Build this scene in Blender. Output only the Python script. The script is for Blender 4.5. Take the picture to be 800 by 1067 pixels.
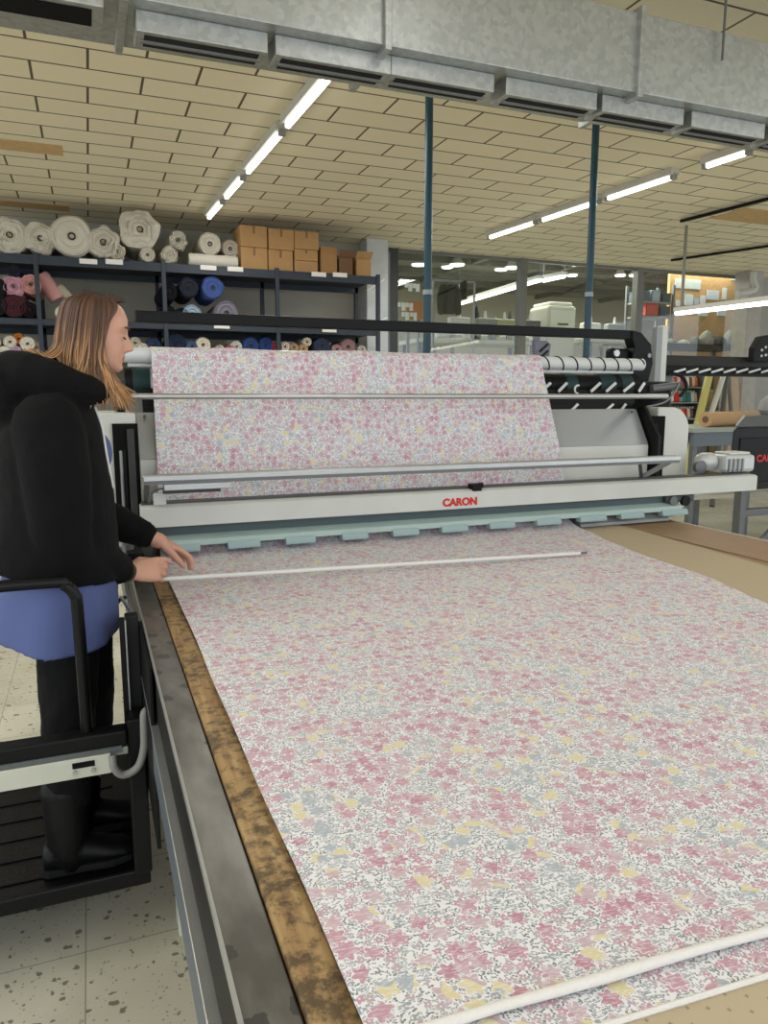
import bpy, bmesh, math, random
from mathutils import Vector, Matrix, noise
R = random.Random(7)
for o in list(bpy.data.objects): bpy.data.objects.remove(o, do_unlink=True)
S = bpy.context.scene
COL = S.collection
PI = math.pi
# ---------------------------------------------------------------- camera
F = 765.0; CX, CY = 400.0, 533.5
PITCH = math.atan((CY-413)/F); YAW = math.atan(308/(F/math.cos(PITCH)))
EYE = Vector((0, 0, 1.6))
FW = Vector((math.sin(YAW)*math.cos(PITCH), math.cos(YAW)*math.cos(PITCH), -math.sin(PITCH)))
RT = Vector((math.cos(YAW), -math.sin(YAW), 0)); UP = RT.cross(FW)
cam = bpy.data.objects.new('camera', bpy.data.cameras.new('camera')); COL.objects.link(cam)
mw = Matrix((RT, UP, -FW)).transposed().to_4x4(); mw.translation = EYE
cam.matrix_world = mw
cam.data.sensor_fit = 'HORIZONTAL'; cam.data.sensor_width = 36; cam.data.lens = 36*F/800
cam.data.clip_start = 0.05; cam.data.clip_end = 100
S.camera = cam
# ---------------------------------------------------------------- world, light, exposure
w = bpy.data.worlds.new('world'); S.world = w; w.use_nodes = True
bg = w.node_tree.nodes['Background']; bg.inputs[0].default_value = (0.90, 0.97, 1.06, 1); bg.inputs[1].default_value = 1.65
S.view_settings.view_transform = 'Standard'; S.view_settings.look = 'None'
S.view_settings.exposure = 0.0; S.view_settings.gamma = 1; S.view_settings.use_curve_mapping = False
def area(name, loc, sx, sy, power, rot=(0, 0, 0), col=(1, .985, .96)):
    l = bpy.data.lights.new(name, 'AREA'); l.shape = 'RECTANGLE'; l.size = sx; l.size_y = sy; l.energy = power; l.color = col
    o = bpy.data.objects.new(name, l); COL.objects.link(o); o.location = loc; o.rotation_euler = rot
    return o
# ceiling rows of fluorescent luminaires (two seen rows, carried on behind the photographer; the left row is unseen)
area('row_and_fill_light', (1.42, 6.1, 3.44), .25, 3.2, 45)
area('row_and_fill_light', (1.5, -.2, 3.44), .25, 5.0, 16)
area('row_and_fill_light', (4.85, 6.4, 3.44), .25, 3.8, 55)
area('row_and_fill_light', (5.0, .2, 3.44), .25, 5.0, 18)
area('row_and_fill_light', (-2.0, 4.0, 3.44), .25, 6.0, 50)
area('row_and_fill_light', (-2.2, .4, 3.44), .25, 5.0, 48)  # unseen lamp added behind-left to brighten the near floor
area('rear_hall_light', (9.0, 12.0, 3.95), 5.0, 2.5, 420, col=(1, .98, .9))
# ---------------------------------------------------------------- helpers
def at(px, py, Y):                       # the point on the plane y = Y that the pixel shows
    d = FW*F + RT*(px-CX) - UP*(py-CY); return EYE + d*((Y-EYE.y)/d.y)
def atz(px, py, z):
    d = FW*F + RT*(px-CX) - UP*(py-CY); return EYE + d*((z-EYE.z)/d.z)
def lin(c):
    return tuple((v/255/12.92 if v/255 <= .04045 else ((v/255+.055)/1.055)**2.4) for v in c)+(1,)
MATS = {}
def mat(name, c, rough=.6, metal=0, var=0, vscale=8, bump=0, bscale=60, emit=0, stretch=None, coat=0, trans=0, c2=None):
    if name in MATS: return MATS[name]
    m = bpy.data.materials.new(name); m.use_nodes = True; nt = m.node_tree; n = nt.nodes; L = nt.links
    b = n['Principled BSDF']; b.inputs['Base Color'].default_value = lin(c); b.inputs['Roughness'].default_value = rough
    b.inputs['Metallic'].default_value = metal
    if max(c) < 50: b.inputs['Specular IOR Level'].default_value = .22
    if coat: b.inputs['Coat Weight'].default_value = coat
    if trans: b.inputs['Transmission Weight'].default_value = trans
    tc = n.new('ShaderNodeTexCoord'); mp = n.new('ShaderNodeMapping'); L.new(tc.outputs['Object'], mp.inputs[0])
    if stretch: mp.inputs['Scale'].default_value = stretch
    if var or c2:
        t = n.new('ShaderNodeTexNoise'); t.inputs['Scale'].default_value = vscale; t.inputs['Detail'].default_value = 4
        L.new(mp.outputs[0], t.inputs['Vector'])
        r = n.new('ShaderNodeValToRGB'); L.new(t.outputs[0], r.inputs[0])
        a = lin(c)
        if c2: lo, hi = lin(c2), a
        else: lo = tuple(max(0, v*(1-var)) for v in a[:3])+(1,); hi = tuple(min(1, v*(1+var)) for v in a[:3])+(1,)
        r.color_ramp.elements[0].position = .3; r.color_ramp.elements[1].position = .7
        r.color_ramp.elements[0].color = lo; r.color_ramp.elements[1].color = hi
        L.new(r.outputs[0], b.inputs['Base Color'])
    if bump:
        t2 = n.new('ShaderNodeTexNoise'); t2.inputs['Scale'].default_value = bscale; t2.inputs['Detail'].default_value = 3
        L.new(mp.outputs[0], t2.inputs['Vector'])
        bp = n.new('ShaderNodeBump'); bp.inputs['Strength'].default_value = bump; bp.inputs['Distance'].default_value = .01
        L.new(t2.outputs[0], bp.inputs['Height']); L.new(bp.outputs[0], b.inputs['Normal'])
    if emit:
        b.inputs['Emission Color'].default_value = lin(c); b.inputs['Emission Strength'].default_value = emit
    MATS[name] = m
    return m
class MB:
    def __init__(s): s.v = []; s.f = []; s.uv = None
    def add(s, vs, fs):
        k = len(s.v); s.v += [Vector(p) for p in vs]; s.f += [tuple(i+k for i in f) for f in fs]; return s
    def box(s, x0, x1, y0, y1, z0, z1):
        return s.add([(x0,y0,z0),(x1,y0,z0),(x1,y1,z0),(x0,y1,z0),(x0,y0,z1),(x1,y0,z1),(x1,y1,z1),(x0,y1,z1)],
                     [(3,2,1,0),(4,5,6,7),(0,1,5,4),(1,2,6,5),(2,3,7,6),(3,0,4,7)])
    def bar(s, p0, p1, wd, ht, up=(0,0,1)):
        p0, p1 = Vector(p0), Vector(p1); d = (p1-p0).normalized(); u = Vector(up); a = d.cross(u).normalized()*wd/2; u = a.cross(d).normalized()*ht/2
        return s.add([p0-a-u,p0+a-u,p0+a+u,p0-a+u,p1-a-u,p1+a-u,p1+a+u,p1-a+u],
                     [(3,2,1,0),(4,5,6,7),(0,1,5,4),(1,2,6,5),(2,3,7,6),(3,0,4,7)])
    def rings(s, rs, cap=True, close=False):
        n = len(rs[0]); k = len(s.v)
        for r in rs: s.v += [Vector(p) for p in r]
        m = len(rs)
        for i in range(m if close else m-1):
            for j in range(n):
                a = k+i*n+j; b = k+i*n+(j+1) % n; i2 = (i+1) % m
                s.f.append((a, b, k+i2*n+(j+1) % n, k+i2*n+j))
        if cap and not close:
            s.f.append(tuple(k+j for j in reversed(range(n)))); s.f.append(tuple(k+(m-1)*n+j for j in range(n)))
        return s
    def tube(s, pts, r, n=10, cap=True, rnd=False):
        pts = [Vector(p) for p in pts]; rad = r if isinstance(r, (list, tuple)) else [r]*len(pts)
        rs = []; prev = None
        for i, p in enumerate(pts):
            d = (pts[min(i+1, len(pts)-1)]-pts[max(i-1, 0)]).normalized()
            if prev is None:
                a = d.cross(Vector((0,0,1)) if abs(d.z) < .9 else Vector((1,0,0))).normalized()
            else: a = (prev-d*prev.dot(d)).normalized()
            prev = a; b = d.cross(a)
            rs.append([p+(a*math.cos(t)+b*math.sin(t))*rad[i] for t in (2*PI*j/n for j in range(n))])
            if rnd and i in (0, len(pts)-1):
                sg = -1 if i == 0 else 1; ex = []
                for q in (.5, .85): 
                    rr = rad[i]*math.sqrt(1-q*q)
                    ex.append([p+d*sg*rad[i]*q+(a*math.cos(t)+b*math.sin(t))*rr for t in (2*PI*j/n for j in range(n))])
                if i == 0: rs = ex[::-1]+rs
                else: rs += ex
        return s.rings(rs, cap)
    def cyl(s, p0, p1, r, r1=None, n=16): return s.tube([p0, p1], [r, r if r1 is None else r1], n)
    def lathe(s, c, axis, prof, n=28, fn=None):   # prof: (distance along axis, radius)
        c = Vector(c); ax = Vector(axis).normalized()
        a = ax.cross(Vector((0,0,1)) if abs(ax.z) < .9 else Vector((1,0,0))).normalized(); b = ax.cross(a)
        rs = []
        for (h, r) in prof:
            rs.append([c+ax*h+(a*math.cos(t)+b*math.sin(t))*(r*(fn(t, h) if fn else 1)) for t in (2*PI*j/n for j in range(n))])
        return s.rings(rs)
    def prism(s, poly, vec):
        poly = [Vector(p) for p in poly]; v = Vector(vec); n = len(poly)
        return s.add(poly+[p+v for p in poly], [tuple(reversed(range(n))), tuple(range(n, 2*n))]+[(j, (j+1) % n, n+(j+1) % n, n+j) for j in range(n)])
    def ell(s, c, a, b, cc, n=16, m=10):
        c = Vector(c); a, b, cc = Vector(a), Vector(b), Vector(cc); rs = []
        for i in range(1, m):
            ph = -PI/2+PI*i/m
            rs.append([c+cc*math.sin(ph)+(a*math.cos(t)+b*math.sin(t))*math.cos(ph) for t in (2*PI*j/n for j in range(n))])
        return s.rings(rs)
    def build(s, name, m, parent=None, smooth=False, bevel=0, fix=True):
        off = Vector(parent.get('_w', (0,0,0))) if parent else Vector((0,0,0))
        org = off
        if parent is None and s.v:
            lo = Vector((min(p.x for p in s.v), min(p.y for p in s.v), min(p.z for p in s.v))); hi = Vector((max(p.x for p in s.v), max(p.y for p in s.v), max(p.z for p in s.v)))
            org = Vector(((lo.x+hi.x)/2, (lo.y+hi.y)/2, lo.z))
        me = bpy.data.meshes.new(name); me.from_pydata([p-org for p in s.v], [], s.f)
        if fix:
            bm = bmesh.new(); bm.from_mesh(me); bmesh.ops.recalc_face_normals(bm, faces=bm.faces); bm.to_mesh(me); bm.free()
        if s.uv:
            uvl = me.uv_layers.new(name='UVMap')
            for l in me.loops: uvl.data[l.index].uv = s.uv[l.vertex_index]
        if m: me.materials.append(m)
        o = bpy.data.objects.new(name, me); COL.objects.link(o)
        if parent: o.parent = parent
        else: o.location = org
        o['_w'] = tuple(org)
        if smooth:
            for p in me.polygons: p.use_smooth = True
            me.set_sharp_from_angle(angle=math.radians(40))
        if bevel:
            b = o.modifiers.new('bevel', 'BEVEL'); b.width = bevel; b.segments = 2; b.limit_method = 'ANGLE'; b.angle_limit = math.radians(40)
            b.harden_normals = False
        return o
def thing(name, label, cat, loc=(0,0,0), group=None):
    o = bpy.data.objects.new(name, None); COL.objects.link(o); o.location = loc; o['_w'] = tuple(loc)
    o.empty_display_size = .1
    return tag(o, label, cat, group)
def tag(o, label, cat, group=None):
    o['label'] = label; o['category'] = cat
    if group: o['group'] = group
    return o
def struct(o): o['kind'] = 'structure'; return o
def dup(root, loc, label=None, group=None):
    r = root.copy(); COL.objects.link(r); r.location = loc
    if label: r['label'] = label
    if group: r['group'] = group
    for ch in list(root.children):
        c = ch.copy(); COL.objects.link(c); c.parent = r
        for g in list(ch.children):
            d = g.copy(); COL.objects.link(d); d.parent = c
    return r
def bez(pts, n=8):      # Catmull-Rom through points
    P = [Vector(p) for p in pts]; P = [P[0]*2-P[1]]+P+[P[-1]*2-P[-2]]; out = []
    for i in range(1, len(P)-2):
        for k in range(n):
            t = k/n; a, b, c, d = P[i-1:i+3]
            out.append(.5*((2*b)+(c-a)*t+(2*a-5*b+4*c-d)*t*t+(3*b-a-3*c+d)*t**3))
    return out+[P[-2]]
def interp(x, tab):
    if x <= tab[0][0]: return tab[0][1]
    for (a, p), (b, q) in zip(tab, tab[1:]):
        if x <= b:
            t = (x-a)/(b-a); return p+(q-p)*t
    return tab[-1][1]
def voxel(o, size, smooth_it=0, disp=None):
    md = o.modifiers.new('remesh', 'REMESH'); md.mode = 'VOXEL'; md.voxel_size = size
    if smooth_it:
        sm = o.modifiers.new('smooth', 'SMOOTH'); sm.factor = .5; sm.iterations = smooth_it
    if disp:
        tx = bpy.data.textures.new('folds', 'CLOUDS'); tx.noise_scale = disp[1]
        dm = o.modifiers.new('folds', 'DISPLACE'); dm.texture = tx; dm.strength = disp[0]; dm.mid_level = .5; dm.texture_coords = 'LOCAL'
    dg = bpy.context.evaluated_depsgraph_get(); dg.update()
    me = bpy.data.meshes.new_from_object(o.evaluated_get(dg)); o.modifiers.clear()
    mats = [x for x in o.data.materials]; o.data = me
    if not me.materials:
        for x in mats: me.materials.append(x)
    for p in me.polygons: p.use_smooth = True
    return o
def text_mesh(name, txt, m, parent, origin, size, xdir, zdir, sx=1.0, depth=.002, bold=.0):
    cu = bpy.data.curves.new(name, 'FONT'); cu.body = txt; cu.size = size; cu.extrude = depth; cu.offset = bold; cu.align_x = 'CENTER'
    t = bpy.data.objects.new(name, cu); COL.objects.link(t); dg = bpy.context.evaluated_depsgraph_get(); dg.update()
    me = bpy.data.meshes.new_from_object(t.evaluated_get(dg)); bpy.data.objects.remove(t)
    xd, zd = Vector(xdir).normalized(), Vector(zdir).normalized(); nd = xd.cross(zd); off = Vector(parent.get('_w', (0,0,0)))
    for v in me.vertices: v.co = Vector(origin)+xd*v.co.x*sx+zd*v.co.y+nd*v.co.z-off
    me.materials.clear(); me.materials.append(m)
    o = bpy.data.objects.new(name, me); COL.objects.link(o); o.parent = parent
    return o
# ---------------------------------------------------------------- special materials
def nodes(m): return m.node_tree.nodes, m.node_tree.links
def mix(n, L, fac, a, b):
    x = n.new('ShaderNodeMix'); x.data_type = 'RGBA'
    for sock, v in ((x.inputs[0], fac), (x.inputs[6], a), (x.inputs[7], b)):
        if isinstance(v, (tuple, float, int)): sock.default_value = v
        else: L.new(v, sock)
    return x.outputs[2]
def mth(n, L, op, a, b=None, c=None):
    x = n.new('ShaderNodeMath'); x.operation = op
    for i, v in enumerate((a, b, c)):
        if v is None: continue
        if isinstance(v, (int, float)): x.inputs[i].default_value = v
        else: L.new(v, x.inputs[i])
    return x.outputs[0]
def floral():
    m = mat('floral_cotton', (222,218,214), .85); n, L = nodes(m); b = n['Principled BSDF']
    uv = n.new('ShaderNodeUVMap')
    nz = n.new('ShaderNodeTexNoise'); nz.inputs['Scale'].default_value = 14; L.new(uv.outputs[0], nz.inputs['Vector'])
    sb = n.new('ShaderNodeVectorMath'); sb.operation = 'SUBTRACT'; L.new(nz.outputs['Color'], sb.inputs[0]); sb.inputs[1].default_value = (.5,.5,.5)
    sc = n.new('ShaderNodeVectorMath'); sc.operation = 'SCALE'; L.new(sb.outputs[0], sc.inputs[0]); sc.inputs['Scale'].default_value = .012
    ad = n.new('ShaderNodeVectorMath'); ad.operation = 'ADD'; L.new(uv.outputs[0], ad.inputs[0]); L.new(sc.outputs[0], ad.inputs[1])
    def flowers(scale, size, petals, depth, rnd=.85, off=0):
        o2 = n.new('ShaderNodeVectorMath'); o2.operation = 'ADD'; L.new(ad.outputs[0], o2.inputs[0]); o2.inputs[1].default_value = (off, off*.7, 0)
        v = n.new('ShaderNodeTexVoronoi'); v.voronoi_dimensions = '2D'; v.inputs['Scale'].default_value = scale; v.inputs['Randomness'].default_value = rnd
        L.new(o2.outputs[0], v.inputs['Vector'])
        d = n.new('ShaderNodeVectorMath'); d.operation = 'SUBTRACT'; L.new(o2.outputs[0], d.inputs[0]); L.new(v.outputs['Position'], d.inputs[1])
        sx = n.new('ShaderNodeSeparateXYZ'); L.new(d.outputs[0], sx.inputs[0])
        ang = mth(n, L, 'ARCTAN2', sx.outputs[1], sx.outputs[0])
        sp = n.new('ShaderNodeSeparateColor'); L.new(v.outputs['Color'], sp.inputs[0])
        ph = mth(n, L, 'MULTIPLY_ADD', ang, petals, mth(n, L, 'MULTIPLY', sp.outputs[2], 6.28))
        cs = mth(n, L, 'COSINE', ph)
        rad = mth(n, L, 'MULTIPLY', mth(n, L, 'MULTIPLY_ADD', cs, depth, 1-depth), mth(n, L, 'MULTIPLY_ADD', sp.outputs[1], size*.5, size*.7))
        mask = mth(n, L, 'LESS_THAN', v.outputs['Distance'], rad)
        core = mth(n, L, 'LESS_THAN', v.outputs['Distance'], size*.2)
        halo = mth(n, L, 'LESS_THAN', v.outputs['Distance'], mth(n, L, 'ADD', rad, size*.10))
        return mask, core, halo, sp, v
    def ramp(fac, stops):
        r = n.new('ShaderNodeValToRGB'); r.color_ramp.interpolation = 'CONSTANT'; L.new(fac, r.inputs[0]); e = r.color_ramp.elements
        while len(e) < len(stops): e.new(.5)
        for el, (p, c) in zip(e, stops): el.position = p; el.color = lin(c)
        return r.outputs[0]
    col = lin((228,227,229))
    W = (226,222,217)
    # zones where one colour family dominates
    zn = n.new('ShaderNodeTexNoise'); zn.inputs['Scale'].default_value = 9; zn.inputs['Detail'].default_value = 2; L.new(uv.outputs[0], zn.inputs['Vector'])
    zone = n.new('ShaderNodeMapRange'); zone.inputs[1].default_value = .38; zone.inputs[2].default_value = .62; L.new(zn.outputs[0], zone.inputs[0])
    # leaves / hatching
    WH = lin((228,227,229))
    ht = n.new('ShaderNodeTexNoise'); ht.inputs['Scale'].default_value = 1; hm = n.new('ShaderNodeMapping'); L.new(ad.outputs[0], hm.inputs[0]); hm.inputs['Rotation'].default_value = (0,0,.6); hm.inputs['Scale'].default_value = (90,420,1); L.new(hm.outputs[0], ht.inputs['Vector'])
    hatch = mth(n, L, 'GREATER_THAN', ht.outputs[0], .54)
    mk, c_, h_, sp, v = flowers(180, .62, 2, .5)
    lc = ramp(sp.outputs[0], [(0,(128,136,140)), (.22,(160,168,172)), (.42,(142,148,132)), (.56,(186,168,176)), (.68,(150,158,164)), (.88,(226,224,222))])
    col = mix(n, L, mk, col, lc)
    mk, c_, h_, sp, v = flowers(105, .30, 2, .45, off=1.3)
    keep = mth(n, L, 'GREATER_THAN', sp.outputs[1], .45)
    col = mix(n, L, mth(n, L, 'MULTIPLY', mk, keep), col, lin((122,126,124)))
    mk, c_, h_, sp, v = flowers(80, .52, 5, .2, off=3.1)
    f2 = mth(n, L, 'MULTIPLY_ADD', zone.outputs[0], .5, mth(n, L, 'MULTIPLY', sp.outputs[0], .5))
    lc = ramp(f2, [(0,(150,158,164)), (.34,(170,175,180)), (.52,(184,166,174)), (.62,(190,150,163)), (.80,(198,170,178))])
    keep = mth(n, L, 'GREATER_THAN', sp.outputs[1], .25)
    col = mix(n, L, mth(n, L, 'MULTIPLY', h_, keep), col, WH)
    mk = mth(n, L, 'MULTIPLY', mk, keep)
    greyz = mth(n, L, 'MULTIPLY', mk, mth(n, L, 'MULTIPLY', mth(n, L, 'LESS_THAN', f2, .52), hatch))
    col = mix(n, L, mk, col, lc); col = mix(n, L, mth(n, L, 'MULTIPLY', c_, keep), col, lin((222,212,212)))
    col = mix(n, L, greyz, col, WH)
    mk, c_, h_, sp, v = flowers(35, .49, 6, .2, off=7.7)
    f2 = mth(n, L, 'MULTIPLY_ADD', zone.outputs[0], .5, mth(n, L, 'MULTIPLY', sp.outputs[0], .5))
    keep = mth(n, L, 'GREATER_THAN', sp.outputs[1], .34)
    lc = ramp(f2, [(0,(166,174,182)), (.22,(214,202,160)), (.34,(194,170,178)), (.50,(190,148,161)), (.68,(182,132,149)), (.84,(198,166,175))])
    col = mix(n, L, mth(n, L, 'MULTIPLY', h_, keep), col, WH)
    mk = mth(n, L, 'MULTIPLY', mk, keep)
    col = mix(n, L, mk, col, lc)
    col = mix(n, L, mth(n, L, 'MULTIPLY', mth(n, L, 'MULTIPLY', mk, hatch), .38), col, WH)
    L.new(col, b.inputs['Base Color'])
    b.inputs['Sheen Weight'].default_value = .1
    return m
def tiles_floor():
    m = mat('terrazzo_floor', (170,165,150), .55); n, L = nodes(m); b = n['Principled BSDF']
    tc = n.new('ShaderNodeTexCoord')
    br = n.new('ShaderNodeTexBrick'); br.offset = 0; br.inputs['Scale'].default_value = 1; br.inputs['Brick Width'].default_value = .4; br.inputs['Row Height'].default_value = .4
    br.inputs['Mortar Size'].default_value = .002; L.new(tc.outputs['Object'], br.inputs['Vector'])
    br.inputs['Color1'].default_value = lin((203,199,180)); br.inputs['Color2'].default_value = lin((196,192,173)); br.inputs['Mortar'].default_value = lin((150,146,130))
    v = n.new('ShaderNodeTexVoronoi'); v.inputs['Scale'].default_value = 34; L.new(tc.outputs['Object'], v.inputs['Vector'])
    nz = n.new('ShaderNodeTexNoise'); nz.inputs['Scale'].default_value = 42; L.new(tc.outputs['Object'], nz.inputs['Vector'])
    sp = n.new('ShaderNodeSeparateColor'); L.new(v.outputs['Color'], sp.inputs[0])
    thr = mth(n, L, 'MULTIPLY', mth(n, L, 'MULTIPLY', sp.outputs[0], .42), mth(n, L, 'GREATER_THAN', sp.outputs[1], .62))
    chip = mth(n, L, 'LESS_THAN', mth(n, L, 'ADD', v.outputs['Distance'], mth(n, L, 'MULTIPLY_ADD', nz.outputs[0], 1.3, -.62)), thr)
    c1 = mix(n, L, mth(n, L, 'MULTIPLY', chip, .75), br.outputs[0], lin((84,76,60)))
    vb = n.new('ShaderNodeTexVoronoi'); vb.inputs['Scale'].default_value = 95; L.new(tc.outputs['Object'], vb.inputs['Vector']); sb = n.new('ShaderNodeSeparateColor'); L.new(vb.outputs['Color'], sb.inputs[0])
    ch2 = mth(n, L, 'LESS_THAN', mth(n, L, 'MULTIPLY_ADD', nz.outputs[0], .9, mth(n, L, 'SUBTRACT', vb.outputs['Distance'], .42)), mth(n, L, 'MULTIPLY', mth(n, L, 'GREATER_THAN', sb.outputs[0], .6), mth(n, L, 'MULTIPLY', sb.outputs[1], .42)))
    c1 = mix(n, L, mth(n, L, 'MULTIPLY', ch2, .6), c1, lin((120,112,92)))
    n2 = n.new('ShaderNodeTexNoise'); n2.inputs['Scale'].default_value = 2.2; n2.inputs['Detail'].default_value = 5; L.new(tc.outputs['Object'], n2.inputs['Vector'])
    r = n.new('ShaderNodeValToRGB'); L.new(n2.outputs[0], r.inputs[0]); r.color_ramp.elements[0].position = .35; r.color_ramp.elements[0].color = (.80,.785,.75,1); r.color_ramp.elements[1].position = .6
    x = n.new('ShaderNodeMix'); x.data_type = 'RGBA'; x.blend_type = 'MULTIPLY'; x.inputs[0].default_value = 1; L.new(c1, x.inputs[6]); L.new(r.outputs[0], x.inputs[7])
    L.new(x.outputs[2], b.inputs['Base Color'])
    return m
def tiles_ceiling():
    m = mat('ceiling_tile', (190,178,155), .8); n, L = nodes(m); b = n['Principled BSDF']
    tc = n.new('ShaderNodeTexCoord'); mp = n.new('ShaderNodeMapping'); L.new(tc.outputs['Object'], mp.inputs[0]); mp.inputs['Location'].default_value = (-.12, .06, 0)
    br = n.new('ShaderNodeTexBrick'); br.offset = .5; br.inputs['Scale'].default_value = 1; br.inputs['Brick Width'].default_value = .655; br.inputs['Row Height'].default_value = .29
    br.inputs['Mortar Size'].default_value = .009; br.inputs['Mortar Smooth'].default_value = .2; L.new(mp.outputs[0], br.inputs['Vector'])
    br.inputs['Color1'].default_value = lin((243,232,202)); br.inputs['Color2'].default_value = lin((237,226,196)); br.inputs['Mortar'].default_value = lin((98,86,66))
    L.new(br.outputs[0], b.inputs['Base Color'])
    bp = n.new('ShaderNodeBump'); bp.inputs['Strength'].default_value = .5; bp.inputs['Distance'].default_value = .006; bp.invert = True
    L.new(br.outputs['Fac'], bp.inputs['Height']); L.new(bp.outputs[0], b.inputs['Normal'])
    return m
def galvanized():
    m = mat('galvanized_sheet', (150,154,152), .38, .85); n, L = nodes(m); b = n['Principled BSDF']
    tc = n.new('ShaderNodeTexCoord'); v = n.new('ShaderNodeTexVoronoi'); v.inputs['Scale'].default_value = 45; L.new(tc.outputs['Object'], v.inputs['Vector'])
    sp = n.new('ShaderNodeSeparateColor'); L.new(v.outputs['Color'], sp.inputs[0])
    r = n.new('ShaderNodeValToRGB'); L.new(sp.outputs[0], r.inputs[0]); r.color_ramp.elements[0].color = lin((172,175,172)); r.color_ramp.elements[1].color = lin((190,193,190))
    L.new(r.outputs[0], b.inputs['Base Color'])
    L.new(mth(n, L, 'MULTIPLY_ADD', sp.outputs[1], .06, .42), b.inputs['Roughness'])
    return m
def worn_steel():
    m = mat('worn_steel', (128,128,124), .42, .6); n, L = nodes(m); b = n['Principled BSDF']
    tc = n.new('ShaderNodeTexCoord'); mp = n.new('ShaderNodeMapping'); L.new(tc.outputs['Object'], mp.inputs[0])
    t = n.new('ShaderNodeTexNoise'); t.inputs['Scale'].default_value = 18; t.inputs['Detail'].default_value = 5; mp.inputs['Scale'].default_value = (1,.35,1); L.new(mp.outputs[0], t.inputs['Vector'])
    r = n.new('ShaderNodeValToRGB'); L.new(t.outputs[0], r.inputs[0]); e = r.color_ramp.elements
    e[0].position = .34; e[0].color = lin((90,86,80)); e[1].position = .66; e[1].color = lin((130,128,122)); x = e.new(.5); x.color = lin((112,109,103))
    # dark adhesive marks left on the rail
    v = n.new('ShaderNodeTexVoronoi'); v.inputs['Scale'].default_value = 15; L.new(tc.outputs['Object'], v.inputs['Vector'])
    n2 = n.new('ShaderNodeTexNoise'); n2.inputs['Scale'].default_value = 90; L.new(tc.outputs['Object'], n2.inputs['Vector'])
    sp = n.new('ShaderNodeSeparateColor'); L.new(v.outputs['Color'], sp.inputs[0])
    mk = mth(n, L, 'LESS_THAN', mth(n, L, 'MULTIPLY_ADD', n2.outputs[0], .3, v.outputs['Distance']), mth(n, L, 'MULTIPLY', mth(n, L, 'GREATER_THAN', sp.outputs[0], .42), .42))
    L.new(mix(n, L, mth(n, L, 'MULTIPLY', mk, .75), r.outputs[0], lin((60,60,58))), b.inputs['Base Color'])
    return m
def old_wood():
    m = mat('worn_wood', (170,134,84), .6); n, L = nodes(m); b = n['Principled BSDF']
    tc = n.new('ShaderNodeTexCoord'); mp = n.new('ShaderNodeMapping'); L.new(tc.outputs['Object'], mp.inputs[0]); mp.inputs['Scale'].default_value = (30, 2.5, 10)
    t = n.new('ShaderNodeTexNoise'); t.inputs['Scale'].default_value = 3; t.inputs['Detail'].default_value = 6; L.new(mp.outputs[0], t.inputs['Vector'])
    r = n.new('ShaderNodeValToRGB'); L.new(t.outputs[0], r.inputs[0]); e = r.color_ramp.elements
    e[0].position = .3; e[0].color = lin((140,108,68)); e[1].position = .7; e[1].color = lin((176,146,98))
    t2 = n.new('ShaderNodeTexNoise'); t2.inputs['Scale'].default_value = 42; t2.inputs['Detail'].default_value = 7; t2.inputs['Roughness'].default_value = .7; L.new(tc.outputs['Object'], t2.inputs['Vector'])
    t3 = n.new('ShaderNodeTexNoise'); t3.inputs['Scale'].default_value = 5; L.new(tc.outputs['Object'], t3.inputs['Vector'])
    d = mth(n, L, 'MULTIPLY_ADD', t3.outputs[0], .5, t2.outputs[0])
    r2 = n.new('ShaderNodeValToRGB'); L.new(d, r2.inputs[0]); r2.color_ramp.elements[0].position = .70; r2.color_ramp.elements[0].color = (0,0,0,1); r2.color_ramp.elements[1].position = .86
    c = mix(n, L, mth(n, L, 'MULTIPLY', r2.outputs[0], .8), r.outputs[0], lin((52,42,28)))
    r3 = n.new('ShaderNodeValToRGB'); L.new(d, r3.inputs[0]); r3.color_ramp.elements[0].position = .60; r3.color_ramp.elements[0].color = (1,1,1,1); r3.color_ramp.elements[1].position = .52; r3.color_ramp.elements[1].color = (0,0,0,1)
    L.new(c, b.inputs['Base Color'])
    return m
def perforated():
    m = mat('perforated_paper', (184,168,140), .85); n, L = nodes(m); b = n['Principled BSDF']
    tc = n.new('ShaderNodeTexCoord'); mp = n.new('ShaderNodeMapping'); L.new(tc.outputs['Object'], mp.inputs[0]); mp.inputs['Rotation'].default_value = (0,0,.5)
    v = n.new('ShaderNodeTexVoronoi'); v.voronoi_dimensions = '2D'; v.inputs['Scale'].default_value = 45; v.inputs['Randomness'].default_value = .15; v.distance = 'MINKOWSKI'; v.inputs['Exponent'].default_value = .6
    L.new(mp.outputs[0], v.inputs['Vector'])
    mk = mth(n, L, 'LESS_THAN', v.outputs['Distance'], .16)
    L.new(mix(n, L, mth(n, L, 'MULTIPLY', mk, .6), lin((184,168,140)), lin((110,94,68))), b.inputs['Base Color'])
    return m
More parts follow.
